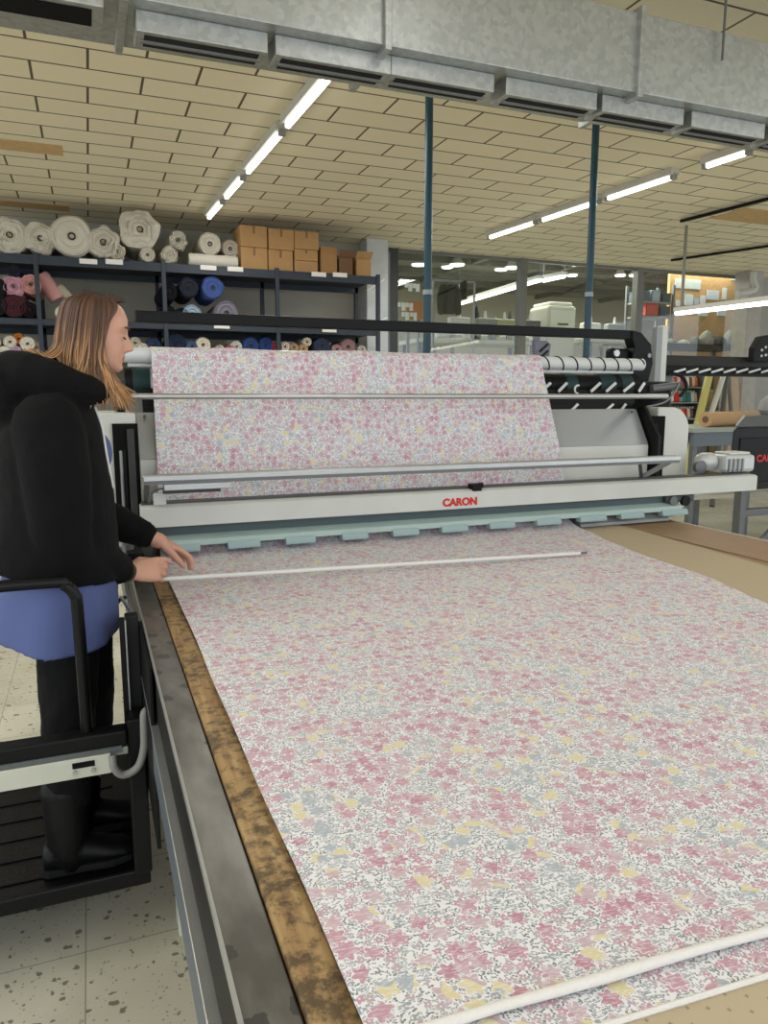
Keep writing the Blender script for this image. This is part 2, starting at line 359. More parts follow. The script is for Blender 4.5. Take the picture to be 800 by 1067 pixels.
def hair_mat():
    m = mat('brown_hair', (88,58,36), .55); n, L = nodes(m); b = n['Principled BSDF']
    g = n.new('ShaderNodeUVMap'); sx = n.new('ShaderNodeSeparateXYZ'); L.new(g.outputs[0], sx.inputs[0])
    r = n.new('ShaderNodeValToRGB'); L.new(sx.outputs[1], r.inputs[0]); e = r.color_ramp.elements
    e[0].position = 0; e[0].color = lin((60,41,29)); e[1].position = 1; e[1].color = lin((186,142,92)); x = e.new(.55); x.color = lin((98,66,43))
    r2 = n.new('ShaderNodeValToRGB'); L.new(sx.outputs[0], r2.inputs[0]); r2.color_ramp.elements[0].color = (.50,.46,.44,1); r2.color_ramp.elements[1].color = (1.15,1.1,1.05,1)
    x = n.new('ShaderNodeMix'); x.data_type = 'RGBA'; x.blend_type = 'MULTIPLY'; x.inputs[0].default_value = 1; L.new(r.outputs[0], x.inputs[6]); L.new(r2.outputs[0], x.inputs[7])
    L.new(x.outputs[2], b.inputs['Base Color'])
    return m
def glass_mat():
    m = bpy.data.materials.new('window_glass'); m.use_nodes = True; n, L = nodes(m); n.remove(n['Principled BSDF'])
    a = n.new('ShaderNodeBsdfTransparent'); a.inputs[0].default_value = (.93,.96,.94,1); g = n.new('ShaderNodeBsdfGlossy'); g.inputs['Roughness'].default_value = .02
    x = n.new('ShaderNodeMixShader'); x.inputs[0].default_value = .05; L.new(a.outputs[0], x.inputs[1]); L.new(g.outputs[0], x.inputs[2]); L.new(x.outputs[0], n['Material Output'].inputs[0])
    return m
M_FLORAL = floral(); M_FLOOR = tiles_floor(); M_CEIL = tiles_ceiling(); M_GALV = galvanized(); M_STEEL = worn_steel(); M_WOOD = old_wood(); M_PERF = perforated(); M_HAIR = hair_mat(); M_GLASS = glass_mat()
BLACK = mat('black_paint', (11,11,12), .5); RUBBER = mat('black_rubber', (24,24,25), .7, bump=.1)
WHITE_P = mat('white_paint', (205,206,198), .45, var=.03); CREAM = mat('cream_paint', (196,196,180), .5, var=.04)
TEAL = mat('pale_teal_paint', (166,186,180), .5, var=.03); SLATE = mat('slate_paint', (72,88,90), .5)
ALU = mat('aluminium', (186,188,186), .35, .8, var=.05, vscale=20); ALU_D = mat('dull_aluminium', (140,142,140), .45, .6)
DKTEAL = mat('dark_teal_belt', (16,52,52), .6); BLUEPOLE = mat('petrol_blue_paint', (28,66,80), .4)
RACKB = mat('rack_blue', (36,46,58), .55, var=.06); SHELFD = mat('shelf_board', (52,54,56), .7)
CARD = mat('cardboard', (170,132,86), .85, var=.06, vscale=10); CARD_D = mat('dark_cardboard', (112,82,54), .85)
LABEL = mat('label_card', (226,224,216), .7); TUBE_E = mat('fluorescent_tube', (255,252,246), .5, emit=5)
WALL = mat('painted_wall', (176,172,158), .85, var=.04, vscale=3); RED = mat('red_lettering', (205,32,30), .5)
GREYM = mat('grey_metal', (104,106,106), .45, .3); HOOK = mat('grey_pvc', (128,128,122), .55)
# ================================================================ THE SETTING
struct(MB().box(-11, 18, -4, 17, -.1, 0).build('floor', M_FLOOR))
struct(MB().box(-5, 13.5, -2, 9.7, 3.6, 3.7).build('ceiling', M_CEIL))
struct(MB().box(-11, 3.78, 9.6, 9.75, 0, 3.6).build('wall_back', WALL))
# stained ceiling tiles
STAIN = mat('stained_tile', (208,172,122), .85, var=.1, vscale=12)
for (px, py, wx, wy) in ((22,152,.62,.27), (24,213,.9,.26), (792,226,1.0,.5), (765,210,.0,.0)):
    if wx:
        c = atz(px, py, 3.6); struct(MB().box(c.x-wx/2, c.x+wx/2, c.y-wy/2, c.y+wy/2, 3.594, 3.6).build('ceiling_tile', STAIN, bevel=.002))
# glazed partition towards the rear hall
GF = mat('partition_frame', (112,112,104), .5, .3)
post_x = [3.99, 6.06, 8.2, 10.6]
for i, px in enumerate(post_x):
    struct(MB().box(px-.06, px+.06, 9.66, 9.78, 0, 3.6).build('trim_%d' % (i+1), GF if i else mat('dark_post', (52,54,50), .5)))
struct(MB().box(3.78, 13.5, 9.68, 9.76, 3.56, 3.6).build('trim_8', GF))
for i, (a, b) in enumerate(zip(post_x, post_x[1:])):
    struct(MB().box(a+.06, b-.06, 9.715, 9.721, .02, 3.56).build('window_%d' % (i+1), M_GLASS))
struct(MB().box(10.66, 13.5, 9.66, 9.8, 0, 3.6).build('wall_right_rear', mat('grey_wall', (150,150,142), .8, var=.05)))
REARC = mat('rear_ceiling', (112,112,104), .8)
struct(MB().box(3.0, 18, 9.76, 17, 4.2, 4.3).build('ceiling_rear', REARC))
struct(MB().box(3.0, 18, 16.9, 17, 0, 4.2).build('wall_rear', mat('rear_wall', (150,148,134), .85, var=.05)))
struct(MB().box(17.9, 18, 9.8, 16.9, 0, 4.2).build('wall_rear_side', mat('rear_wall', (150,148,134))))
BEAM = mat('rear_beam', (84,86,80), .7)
k = 0
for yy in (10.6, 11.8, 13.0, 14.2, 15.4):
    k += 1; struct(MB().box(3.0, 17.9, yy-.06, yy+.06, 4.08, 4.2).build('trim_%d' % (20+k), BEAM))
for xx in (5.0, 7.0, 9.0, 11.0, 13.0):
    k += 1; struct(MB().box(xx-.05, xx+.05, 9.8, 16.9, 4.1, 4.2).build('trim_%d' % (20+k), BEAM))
# wrapped pale column beside the rack
t = thing('column', 'pale plastic-wrapped square column standing right of the storage rack', 'column', (3.55, 9.3, 0))
WRAP = mat('plastic_wrap', (196,200,200), .25, var=.08, vscale=6, bump=.6, bscale=9)
MB().box(3.42, 3.72, 9.2, 9.45, 0, 3.6).build('shaft', WRAP, t, bevel=.01)
for z0, z1, x0, x1 in ((2.5,2.62,3.42,3.70), (2.95,3.1,3.42,3.66), (2.1,2.15,3.45,3.72)):
    MB().bar((x0, 9.19, z0), (x1, 9.19, z1), .01, .02).build('tape', mat('white_tape', (235,238,238), .4), t)
# grey column and pipes at the right
p = at(778, 350, 9.3)
t = thing('column', 'grey concrete column at the right edge of the glazed partition', 'column', (p.x, 9.3, 0))
MB().box(p.x-.13, p.x+.17, 9.2, 9.5, 0, 3.6).build('shaft', mat('concrete', (166,160,152), .8, var=.08), t, bevel=.01)
a = at(781, 285, 9.1); b = at(786, 305, 9.1); c = at(768, 306, 9.1)
t = thing('pipe', 'pale angled pipe running down the grey column at right', 'pipe', (a.x, 9.1, b.z))
MB().tube(bez([(a.x+.08, 9.1, 3.55), (a.x+.08, 9.1, b.z+.2), (b.x, 9.1, b.z+.05), (c.x, 9.1, c.z)], 5), .05, 10).build('run', mat('pale_pipe', (190,190,182), .4), t, smooth=True)
MB().cyl((a.x+.08, 9.1, 3.0), (a.x+.08, 9.1, 3.06), .062).build('collar', GREYM, t)
# ================================================================ DUCT
t = thing('air_duct', 'galvanized rectangular air duct running across under the ceiling', 'duct', (1.5, 3.0, 3.0))
MB().box(-1.6, 6.4, 2.99, 3.4, 3.0, 3.34).build('trunk', M_GALV, t, bevel=.004)
for sx in (.195, 1.2, 2.46, 3.9, 5.2):
    MB().box(sx-.015, sx+.015, 2.965, 3.42, 2.975, 3.365).build('flange', M_GALV, t, bevel=.003)
for x0 in (.24, .76, 1.25, 1.80, 2.32, 2.86, 3.4, 3.93, 4.46):
    x1 = x0+.49
    g = MB().box(x0, x1, 3.06, 3.2, 2.925, 3.0).build('diffuser', M_GALV, t, bevel=.004)
    MB().box(x0+.03, x1-.03, 3.085, 3.175, 2.922, 2.925).build('slot', mat('duct_shadow_gap', (40,40,38), .8), g)
    MB().box(x0+.02, x1-.02, 3.12, 3.135, 2.915, 2.925).build('slot_bar', ALU_D, g)
MB().box(-1.2, .13, 3.0, 3.2, 2.955, 3.0).build('inlet_frame', M_GALV, t, bevel=.004)
MB().box(-1.15, .09, 3.03, 3.15, 2.95, 2.957).build('inlet_opening', mat('dark_opening', (14,14,14), .9), t)
for hx in (2.93, 5.0):
    MB().cyl((hx, 2.96, 3.2), (hx, 2.96, 3.6), .006, n=8).build('hanger_rod', GREYM, t)
# ================================================================ CEILING LIGHTS
def batten(x0, y0, x1, y1, label, group, z=3.6):
    t = thing('fluorescent_light', label, 'light', ((x0+x1)/2, (y0+y1)/2, z), group)
    d = Vector((x1-x0, y1-y0, 0)).normalized(); a = Vector((x0, y0, z-.03)); b = Vector((x1, y1, z-.03))
    MB().bar(a, b, .10, .06).build('housing', mat('lamp_housing', (200,198,188), .5), t, bevel=.004)
    s = d.cross(Vector((0,0,1)))*.035
    MB().cyl(a+d*.04+Vector((0,0,-.045)), b-d*.04+Vector((0,0,-.045)), .02, n=10).build('tube', TUBE_E, t, smooth=True)
    for e in (a+d*.02, b-d*.02):
        MB().bar(e-d*.02+Vector((0,0,-.04)), e+d*.02+Vector((0,0,-.04)), .05, .05).build('lamp_holder', mat('lamp_holder', (150,150,145), .5), t)
ords = ['nearest', 'second', 'third', 'fourth']
ya = [(4.35,5.55), (5.65,6.75), (6.9,7.65), (7.8,8.55)]
for (y0, y1), o in zip(ya, ords):
    f = lambda y: 1.49-.037*(y-4.35)
    batten(f(y0), y0, f(y1), y1, '%s fluorescent tube light in the left ceiling row, above the shelves' % o, 'ceiling tube lights')
yb = [(3.5,4.6), (4.7,5.15), (5.45,6.3), (6.38,7.3), (7.38,8.3)]
for (y0, y1), o in zip(yb, ['frontmost', 'second', 'third', 'fourth', 'farthest']):
    f = lambda y: 5.03-.09*(y-4.5)
    batten(f(y0), y0, f(y1), y1, '%s fluorescent tube light in the right ceiling row' % o, 'ceiling tube lights')
# suspended bright tube at the right
t = thing('pendant_light', 'long bright tube light hanging on a rod before the cork board', 'light', (6.7, 6.6, 2.6))
MB().bar((6.71, 7.25, 2.64), (6.68, 5.2, 2.60), .09, .05).build('housing', mat('lamp_housing', (200,198,188)), t, bevel=.004)
MB().cyl((6.71, 7.24, 2.60), (6.68, 5.22, 2.56), .028, n=10).build('tube', TUBE_E, t, smooth=True)
MB().cyl((6.70, 7.15, 2.66), (6.70, 7.15, 3.6), .018, n=8).build('rod', mat('rod_grey', (128,126,114), .5), t)
MB().cyl((6.68, 5.4, 2.62), (6.68, 5.4, 3.6), .018, n=8).build('rod', mat('rod_grey', (128,126,114), .5), t)
for nm, y0, y1, x0, x1, lb in (('cable_trunk', 5.3, 6.9, 6.55, 6.38, 'short dark cable strip on the ceiling at the right'), ('cable_trunk', 6.4, 8.85, 8.9, 8.05, 'long dark cable strip on the ceiling above the cork board')):
    o = MB().bar((x0, y0, 3.57), (x1, y1, 3.57), .035, .03).build(nm, BLACK); tag(o, lb, 'cable')
# blue service poles behind the spreading machine
for i, (px, lb) in enumerate(((446, 'left petrol blue pole rising from the machine to the ceiling'), (616.5, 'right petrol blue pole rising from the machine to the ceiling'))):
    b = at(px, 235, 4.6)
    t = thing('pole', lb, 'pole', (b.x, 4.6, 0), 'blue poles')
    MB().cyl((b.x, 4.6, 0), (b.x, 4.6, 3.6), .026, n=16).build('tube', BLUEPOLE, t, smooth=True)
    MB().cyl((b.x, 4.6, 2.27+.05*i), (b.x, 4.6, 2.30+.05*i), .031, n=16).build('collar', mat('pale_clip', (150,165,165), .5), t, smooth=True)
    MB().cyl((b.x, 4.6, 0), (b.x, 4.6, .02), .08, n=16).build('base_flange', BLUEPOLE, t, smooth=True)
# ================================================================ CUTTING TABLE
YN, YF, ZT = -.5, 4.15, .98
t = thing('cutting_table', 'long cutting table with worn steel edge rail and stained wooden strip', 'table', (1.4, 1.8, 0))
MB().box(.215, 2.69, YN, YF, ZT-.045, ZT-.003).build('table_top', mat('tabletop_brown', (150,120,86), .5, var=.08, vscale=6), t, bevel=.003)
MB().box(.169, .222, YN, YF, ZT-.05, ZT).build('wood_strip', M_WOOD, t, bevel=.004)
r = MB().prism([(.107,YN,ZT-.002),(.166,YN,ZT-.006),(.166,YN,ZT-.05),(.160,YN,ZT-.05),(.160,YN,ZT-.013),(.113,YN,ZT-.010),(.113,YN,ZT-.025),(.107,YN,ZT-.025)], (0,YF-YN,0)).build('edge_rail', M_STEEL, t, bevel=.0015)
MB().box(.1045, .1085, YN, YF, ZT-.012, ZT+.001).build('rail_lip', ALU, r)
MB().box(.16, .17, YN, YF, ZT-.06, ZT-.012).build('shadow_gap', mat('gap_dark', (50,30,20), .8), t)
MB().box(.109, .20, YN, YF, .83, .953).build('gap_shade', mat('gap_shade_black', (14,14,15), .5), t, bevel=.004)  # near-black filler that paints the shade of the open gap under the rail
g = MB().box(.095, .115, YN, YF, .70, .815).build('guide_rail', mat('blue_grey_paint', (84,92,98), .45), t, bevel=.003)
MB().box(.093, .125, YN, YF, .815, .823).build('rail_edge', ALU, g, bevel=.001)
for yy in (-.3, .85, 2.1, 3.3, 4.05):
    for xx in (.2, 2.6):
        MB().box(xx-.04, xx+.04, yy-.04, yy+.04, 0, ZT-.05).build('leg', CREAM, t, bevel=.004)
for yy in (.85, 2.1, 3.3): MB().box(.24, 2.56, yy-.03, yy+.03, ZT-.14, ZT-.047).build('cross_beam', CREAM, t)
o = MB().box(2.36, 2.70, YN, YF-.1, ZT-.002, ZT+.001).build('edge_board', mat('brown_board', (152,120,86), .45, var=.1, vscale=5, stretch=(12,1,1)), t)
MB().box(2.69, 2.705, YN, YF, ZT-.06, ZT+.003).build('edge_trim', mat('pale_trim', (196,190,176), .5), t)
# perforated underlay paper
bm = MB(); ys = [-.3+i*.2 for i in range(17)]
for i, y in enumerate(ys):
    xr = interp(y, ((-.3, 2.22), (1.9, 2.285), (2.72, 2.355), (3, 2.37)))
    for x in (.225, xr): bm.v += [Vector((x, y, ZT+.0005)), Vector((x, y, ZT+.0025))]
for i in range(len(ys)-1):
    a = 4*i; b = a+4
    bm.f += [(a+1,a+3,b+3,b+1), (a,b,b+2,a+2), (a,a+1,b+1,b), (a+2,b+2,b+3,a+3)]
bm.f += [(0,2,3,1), (len(bm.v)-4, len(bm.v)-3, len(bm.v)-1, len(bm.v)-2)]
tag(bm.build('underlay_paper', M_PERF), 'tan perforated underlay paper covering the cutting table beneath the fabric', 'paper')
# ================================================================ FABRIC
XR = ((0.3, 1.78), (1.0, 1.80), (1.535, 1.834), (1.846, 1.925), (2.29, 1.977), (2.55, 2.03), (2.713, 2.09), (2.85, 2.10), (3.1, 2.055))
def xr_at(y): return interp(y, XR)
def fold(p, a): return a*(noise.noise(Vector(p)))
def sheet(name, path, xl, xr, nu, hfun, thick=.0025):
    # path: list of (y, z); the sheet is a grid with thickness given by a second skin
    b = MB(); b.uv = []; L = 0; lens = [0]
    for p, q in zip(path, path[1:]): L += math.hypot(q[0]-p[0], q[1]-p[1]); lens.append(L)
    nv = len(path)
    for side in (0, 1):
        for j, (y, z) in enumerate(path):
            p, q = path[max(j-1,0)], path[min(j+1,nv-1)]; dl = math.hypot(q[0]-p[0], q[1]-p[1]); ny, nz = -(q[1]-p[1])/dl, (q[0]-p[0])/dl
            for i in range(nu+1):
                u = i/nu; a, c = xl(lens[j], y), xr(lens[j], y); x = a+(c-a)*u
                h = hfun(x, lens[j])-(thick if side else 0)
                yy = y + (u*SKEW(y) if j < 12 else 0)
                b.v.append(Vector((x, yy+ny*h, z+nz*h))); b.uv.append((x, lens[j]))
    N = (nu+1)*nv
    for j in range(nv-1):
        for i in range(nu):
            a = j*(nu+1)+i; b.f.append((a, a+1, a+nu+2, a+nu+1)); b.f.append((N+a, N+a+nu+1, N+a+nu+2, N+a+1))
        a = j*(nu+1); c = a+nu; b.f.append((a, a+nu+1, N+a+nu+1, N+a)); b.f.append((c, N+c, N+c+nu+1, c+nu+1))
    for i in range(nu):
        b.f.append((i, N+i, N+i+1, i+1)); e = (nv-1)*(nu+1)+i; b.f.append((e, e+1, N+e+1, N+e))
    return b
def SKEW(y): return -.10*max(0, 1-(y-.56)/.5)
ztop = ZT+.012
path = [(.575+i*.05, ztop) for i in range(44)]
path += [(2.75, ztop), (2.8, ztop+.004), (2.85, ztop+.014), (2.88, ztop+.03), (2.90, 1.06), (2.905, 1.12), (2.91, 1.18), (2.918, 1.26), (2.93, 1.36), (2.952, 1.46), (2.975, 1.55), (2.995, 1.62), (3.01, 1.67), (3.015, 1.70), (3.02, 1.735)]
for k in range(1, 10):
    a = PI*(1-k/9); path.append((3.075+.055*math.cos(a), 1.745+.05*math.sin(a)))
path += [(3.135, 1.70), (3.14, 1.6), (3.14, 1.5)]
def clothx(s, y): return .2165+.004*noise.noise(Vector((y*2.3, 5, s*2))) if s < 2.15 else interp(s, ((2.15, .2165), (2.7, .232), (3.1, .236), (6, .243)))
def clothr(s, y): return xr_at(y) if s < 2.4 else interp(s, ((2.4, 2.095), (2.6, 2.07), (2.9, 2.03), (3.05, 2.012), (3.1, 2.022), (3.25, 2.0), (6, 2.0)))+.008*noise.noise(Vector((s*7, 1, 3)))
def clothh(x, s):
    a = .0035*noise.noise(Vector((x*2.2, s*2.5, 0)))+.0016*noise.noise(Vector((x*9, s*4, 3)))
    if s > 2.35: a = .008*noise.noise(Vector((x*3.2, s*1.2, 7)))+.002*noise.noise(Vector((x*11, s*3, 7)))
    elif x < .4: a *= max(.1, (x-.2)/.2)
    return a
cl = sheet('fabric', path, clothx, clothr, 70, clothh).build('floral_fabric', M_FLORAL, smooth=True, fix=False)
tag(cl, 'wide floral cotton fabric spread over the table and up over the machine roller', 'fabric')
# white selvage roll along the cut end (part of the upper layer)
pts = [(clothx(0, .57)+(1.785-.2165)*u, .571-.10*u, ztop+.002) for u in [i/24 for i in range(25)]]
SELV = mat('white_selvage', (226,222,216), .85, bump=.3, bscale=150)
MB().tube([(x, y+.003*noise.noise(Vector((x*6,0,0))), z) for x, y, z in pts], [.0056+.0018*noise.noise(Vector((i*.7, 3, 1))) for i in range(25)], 10, rnd=True).build('selvage', SELV, cl, smooth=True)
# the layer below, a little longer
low_path = [(.53+i*.05, ZT+.0055) for i in range(45)]
SK0 = SKEW
def low_r(s, y): return xr_at(y)-.01
lo = sheet('fabric', low_path, lambda s, y: .226, low_r, 40, lambda x, s: .001*noise.noise(Vector((x*4, s*4, 2))), .0025).build('floral_fabric', M_FLORAL, smooth=True, fix=False)
tag(lo, 'lower layer of floral fabric whose cut end shows below the top layer', 'fabric')
pts = [(.226+(1.78-.226)*u, .5265-.10*u, ZT+.005) for u in [i/16 for i in range(17)]]
MB().tube(pts, .0032, 8, rnd=True).build('selvage', SELV, lo, smooth=True)
# white rod drawn across the fabric
a = at(185, 602.5, 2.37); b = atz(604, 576.5, ztop+.012)
t = thing('cutting_rod', 'thin white rod the woman draws across the floral fabric', 'rod', (a.x, a.y, a.z))
d = (b-a).normalized(); ROD = mat('white_rod', (222,222,218), .35)
MB().cyl(a-d*.045, b, .0075, n=12).build('shaft', ROD, t, smooth=True)
MB().cyl(b, b+d*.03, .0045, n=10).build('tip', GREYM, t, smooth=True)
ROD_A, ROD_D = a, d
# ================================================================ SPREADING MACHINE
m = thing('spreading_machine', 'white fabric spreading machine standing across the cutting table', 'machine', (1.4, 3.0, ZT))
fb = MB().prism([(.155,2.80,1.118),(.155,2.80,1.192),(.155,2.815,1.199),(.155,2.895,1.199),(.155,2.90,1.192),(.155,2.90,1.118)], (3.04,0,0)).build('front_beam', WHITE_P, m, bevel=.003)
MB().box(.16, 3.19, 2.845, 2.902, 1.199, 1.206).build('beam_groove', mat('dark_groove', (70,72,72), .5), fb)
p = at(479.5, 526.5, 2.797)
text_mesh('lettering', 'CARON', RED, fb, (p.x, 2.799, p.z), .044, (1,0,0), (0,0,1), sx=1.06, depth=.0012, bold=.0022)
p = at(497.5, 505, 2.80)
k = MB().box(p.x-.022, p.x+.022, 2.80, 2.85, 1.19, 1.222).build('clamp_block', BLACK, m, bevel=.003)
MB().cyl((p.x+.012, 2.82, 1.215), (p.x+.034, 2.815, 1.215), .011).build('knob', BLACK, k, smooth=True)
MB().box(.19, 2.72, 2.845, 2.87, 1.06, 1.12).build('recess_panel', SLATE, m)
MB().prism([(.19,2.80,1.041),(.19,2.805,1.063),(.19,2.845,1.078),(.19,2.86,1.078),(.19,2.86,1.041)], (2.52,0,0)).build('knife_guard', TEAL, m, bevel=.002)
CLIP = mat('teal_clip', (150,172,172), .45)
for x0, x1 in ((175,208),(237,271),(298,329),(357,384),(410,437),(461,488),(511,537),(560,585),(605,632),(647,671),(690,716)):
    a = at(x0, 548, 2.79).x; b = at(x1, 548, 2.79).x
    MB().prism([(a,2.797,1.049),(a,2.789,1.028),(a,2.789,1.020),(a,2.83,1.020),(a,2.83,1.049)], (b-a,0,0)).build('clip', CLIP, m, bevel=.0015)
lt = MB().prism([(2.13,2.835,.986),(2.13,2.835,1.0),(2.13,2.875,1.035),(2.13,2.93,1.04),(2.13,2.93,.986)], (.53,0,0)).build('lower_tray', mat('tray_grey', (158,160,158), .45, .3), m, bevel=.002)
for xx in (2.2, 2.36, 2.52): MB().prism([(xx,2.838,1.001),(xx,2.872,1.032),(xx,2.876,1.03),(xx,2.842,.999)], (.09,0,-.0)).build('tray_clip', mat('light_grey_clip', (150,152,152), .5), lt)
MB().box(.2, 2.62, 2.95, 3.45, ZT+.03, ZT+.075).build('base_frame', GREYM, m, bevel=.004)
for xx in (.23, 2.55):
    for yy in (3.0, 3.4): MB().cyl((xx, yy, ZT+.034), (xx+.05, yy, ZT+.034), .034, n=18).build('wheel', RUBBER, m, smooth=True)
# front light bar with end stays
lb = MB().prism([(.165,2.735,1.298),(.165,2.735,1.316),(.165,2.74,1.322),(.165,2.765,1.322),(.165,2.77,1.298)], (2.45,0,0)).build('front_bar', ALU, m, bevel=.002)
MB().box(.168, 2.612, 2.737, 2.768, 1.286, 1.298).build('bar_channel', mat('bar_grey', (112,114,114), .5, .4), lb)
MB().bar((2.60,2.755,1.305), (2.53,2.885,1.21), .02, .022).build('stay', ALU_D, m)
MB().bar((2.47,2.85,1.29), (2.52,2.89,1.205), .015, .018).build('stay', GREYM, m)
MB().bar((.178,2.755,1.305), (.18,2.88,1.2), .018, .02).build('stay', GREYM, m)
sb = MB().box(.235, .475, 2.742, 2.78, 1.262, 1.286).build('sensor_housing', ALU, m, bevel=.002)
a = at(165, 520, 2.79); b = at(230, 511, 2.79)
MB().box(.235, b.x, 2.785, 2.80, 1.245, 1.262).build('sensor_strip', mat('strip_dark', (66,66,64), .5), sb, bevel=.001)
MB().box(.20, .245, 2.79, 2.80, 1.205, 1.25).build('sensor_plate', WHITE_P, sb)
MB().tube(bez([(.185,2.80,1.215),(.19,2.79,1.245),(.215,2.785,1.262),(.24,2.78,1.268)]), .004, 8).build('cable', GREYM, m, smooth=True)
# upper tension rod
MB().cyl((.10,2.85,1.6), (2.615,2.85,1.6), .0115, n=14).build('tension_rod', ALU, m, smooth=True)
for xx in (.12, 2.59): MB().bar((xx,2.85,1.6), (xx,3.05,1.55), .016, .03).build('rod_bracket', BLACK, m)
# feed roller under the fabric, with wound cord
MB().cyl((.13,3.075,1.76), (2.645,3.075,1.76), .03, n=24).build('feed_roller', mat('roller_white', (206,208,206), .35), m, smooth=True)
pts = []
for i in range(151):
    a = i/20*2*PI; pts.append((2.02+.615*i/150, 3.075+.031*math.cos(a), 1.76+.031*math.sin(a)))
MB().tube(pts, .0035, 6).build('wound_cord', BLACK, m, smooth=True)
MB().cyl((.15,3.09,1.722), (2.6,3.09,1.722), .008, n=14).build('idler_rod', mat('rod_white', (214,216,214), .3), m, smooth=True)
# black cradle drum with teal belts
dr = MB().cyl((.14,3.22,1.655), (2.72,3.22,1.655), .062, n=28).build('cradle_drum', BLACK, m, smooth=True)
for px0, px1 in ((592,604),(628,644),(650,662)):
    a = at(px0, 395, 3.15).x; b = at(px1, 395, 3.15).x
    MB().cyl((a,3.22,1.655), (b,3.22,1.655), .0635, n=28).build('belt', DKTEAL, dr, smooth=True)
MB().cyl((.17,3.22,1.655), (.29,3.22,1.655), .0635, n=28).build('belt', DKTEAL, dr, smooth=True)
MB().prism([(.2,3.138,1.635),(.2,3.10,1.50),(.2,3.12,1.50),(.2,3.15,1.63)], (2.45,0,0)).build('slotted_panel', BLACK, m)
for px0, dx in ((566,9),(584,8),(618,9),(634,9),(652,10),(668,5)):
    a = at(px0, 408, 3.10); b = at(px0+dx, 399, 3.125)
    MB().bar((a.x,3.118,a.z), (b.x,3.137,b.z), .014, .006, up=(0,-1,.5)).build('slot', mat('slot_white', (215,217,214), .4), m)
for px0, dx in ((596,8),(632,9),(648,6)):
    a = at(px0, 429, 3.07); b = at(px0+dx, 421, 3.07)
    MB().bar((a.x,3.085,a.z), (b.x,3.085,b.z), .012, .006, up=(0,-1,.3)).build('slot', mat('slot_white', (215,217,214)), m)
MB().box(.2, 2.66, 3.09, 3.13, 1.44, 1.56).build('rear_panel', BLACK, m)
a = at(601, 410, 3.09)
MB().tube([Vector((a.x+.018*math.cos(q), 3.085, a.z+.02+.02*math.sin(q))) for q in [1.2+i*.45 for i in range(9)]], .005, 8).build('hook', mat('slot_white', (215,217,214)), m, smooth=True)
# sheet metal front
sp = MB().prism([(.17,2.955,1.06),(.17,2.955,1.355),(.17,3.065,1.535),(.17,3.085,1.53),(.17,2.975,1.35),(.17,2.975,1.06)], (2.44,0,0)).build('front_sheet', mat('sheet_metal', (206,206,198), .45, .1, var=.03, vscale=4), m, bevel=.002)
MB().prism([(.172,2.9545,1.362),(.172,3.0585,1.537),(.172,3.061,1.535),(.172,2.957,1.36)], (2.436,0,0)).build('upper_sheet', mat('satin_sheet', (172,176,180), .35, .5), sp)
for xx in (.2, 2.56):
    MB().cyl((xx, 3.035, 1.52), (xx, 3.028, 1.524), .006, n=10).build('screw', GREYM, sp)
# end housings
for side, (x0, x1, xo) in enumerate(((2.62, 2.72, 2.93), (.10, .16, -.12))):
    xs = -1 if side else 1
    pl = MB().prism([(x0,2.90,1.15),(x0,2.90,1.40),(x0,3.02,1.555),(x0,3.5,1.555),(x0,3.5,1.0),(x0,3.0,1.0)], (.02,0,0)).build('side_plate', BLACK, m, bevel=.002)
    MB().cyl((x0+.02*(xs>0), 3.1, 1.5), (x0+.03*xs, 3.1, 1.5), .012, n=12).build('bolt', ALU_D, pl, smooth=True)
    hx0, hx1 = min(x1, xo), max(x1, xo)
    # rounded cover: profile in X-Z with a large outer radius
    prof = []; rad = .12
    yF = 3.02
    if xs > 0:
        prof = [(hx0,yF,1.03), (hx0,yF,1.545)]
        for q in range(9): a = PI/2*q/8; prof.append((hx1-rad+rad*math.sin(a), yF, 1.545-rad+rad*math.cos(a)))
        prof += [(hx1, yF, 1.14), (hx1-.05, yF, 1.03)]
    else:
        prof = [(hx1,yF-.1,1.03), (hx1,yF-.1,1.54)]
        for q in range(9): a = PI/2*q/8; prof.append((hx0+rad-rad*math.sin(a), yF-.1, 1.54-rad+rad*math.cos(a)))
        prof += [(hx0, yF-.1, 1.03)]
    MB().prism(prof, (0,.45,0)).build('end_cover', WHITE_P, m, smooth=True, bevel=.006)
    if xs > 0:
        MB().box(2.645, 2.75, 3.0, 3.03, 1.16, 1.50).build('cover_opening', mat('dark_opening', (14,14,14)), m)
        MB().box(2.665, 2.69, 2.985, 3.0, 1.2, 1.46).build('drive_belt', RUBBER, m)
    else:
        MB().box(.075, .165, 2.905, 2.93, 1.06, 1.50).build('cover_opening', mat('dark_opening', (14,14,14)), m)
        MB().box(.125, .15, 2.885, 2.905, 1.1, 1.48).build('drive_belt', mat('belt_grey', (52,52,52), .7), m)
        MB().cyl((.10, 2.9, 1.08), (.10, 2.9, 1.40), .006, n=8).build('lift_rod', ALU_D, m)
# left side plate strip beside the fabric and the black box by the woman's hand
MB().box(.12, .19, 2.8, 2.9, 1.01, 1.10).build('left_gearbox', mat('gearbox', (60,62,62), .5), m, bevel=.006)
MB().box(.09, .15, 2.62, 2.79, .985, 1.065).build('drive_box', BLACK, m, bevel=.006)
MB().tube(bez([(.14,2.62,1.0),(.16,2.55,1.02),(.18,2.66,1.05),(.2,2.78,1.06)]), .006, 8).build('drive_cable', RUBBER, m, smooth=True)
MB().cyl((.10,2.70,1.055), (.10,2.70,1.085), .02).build('drive_knob', GREYM, m, smooth=True)
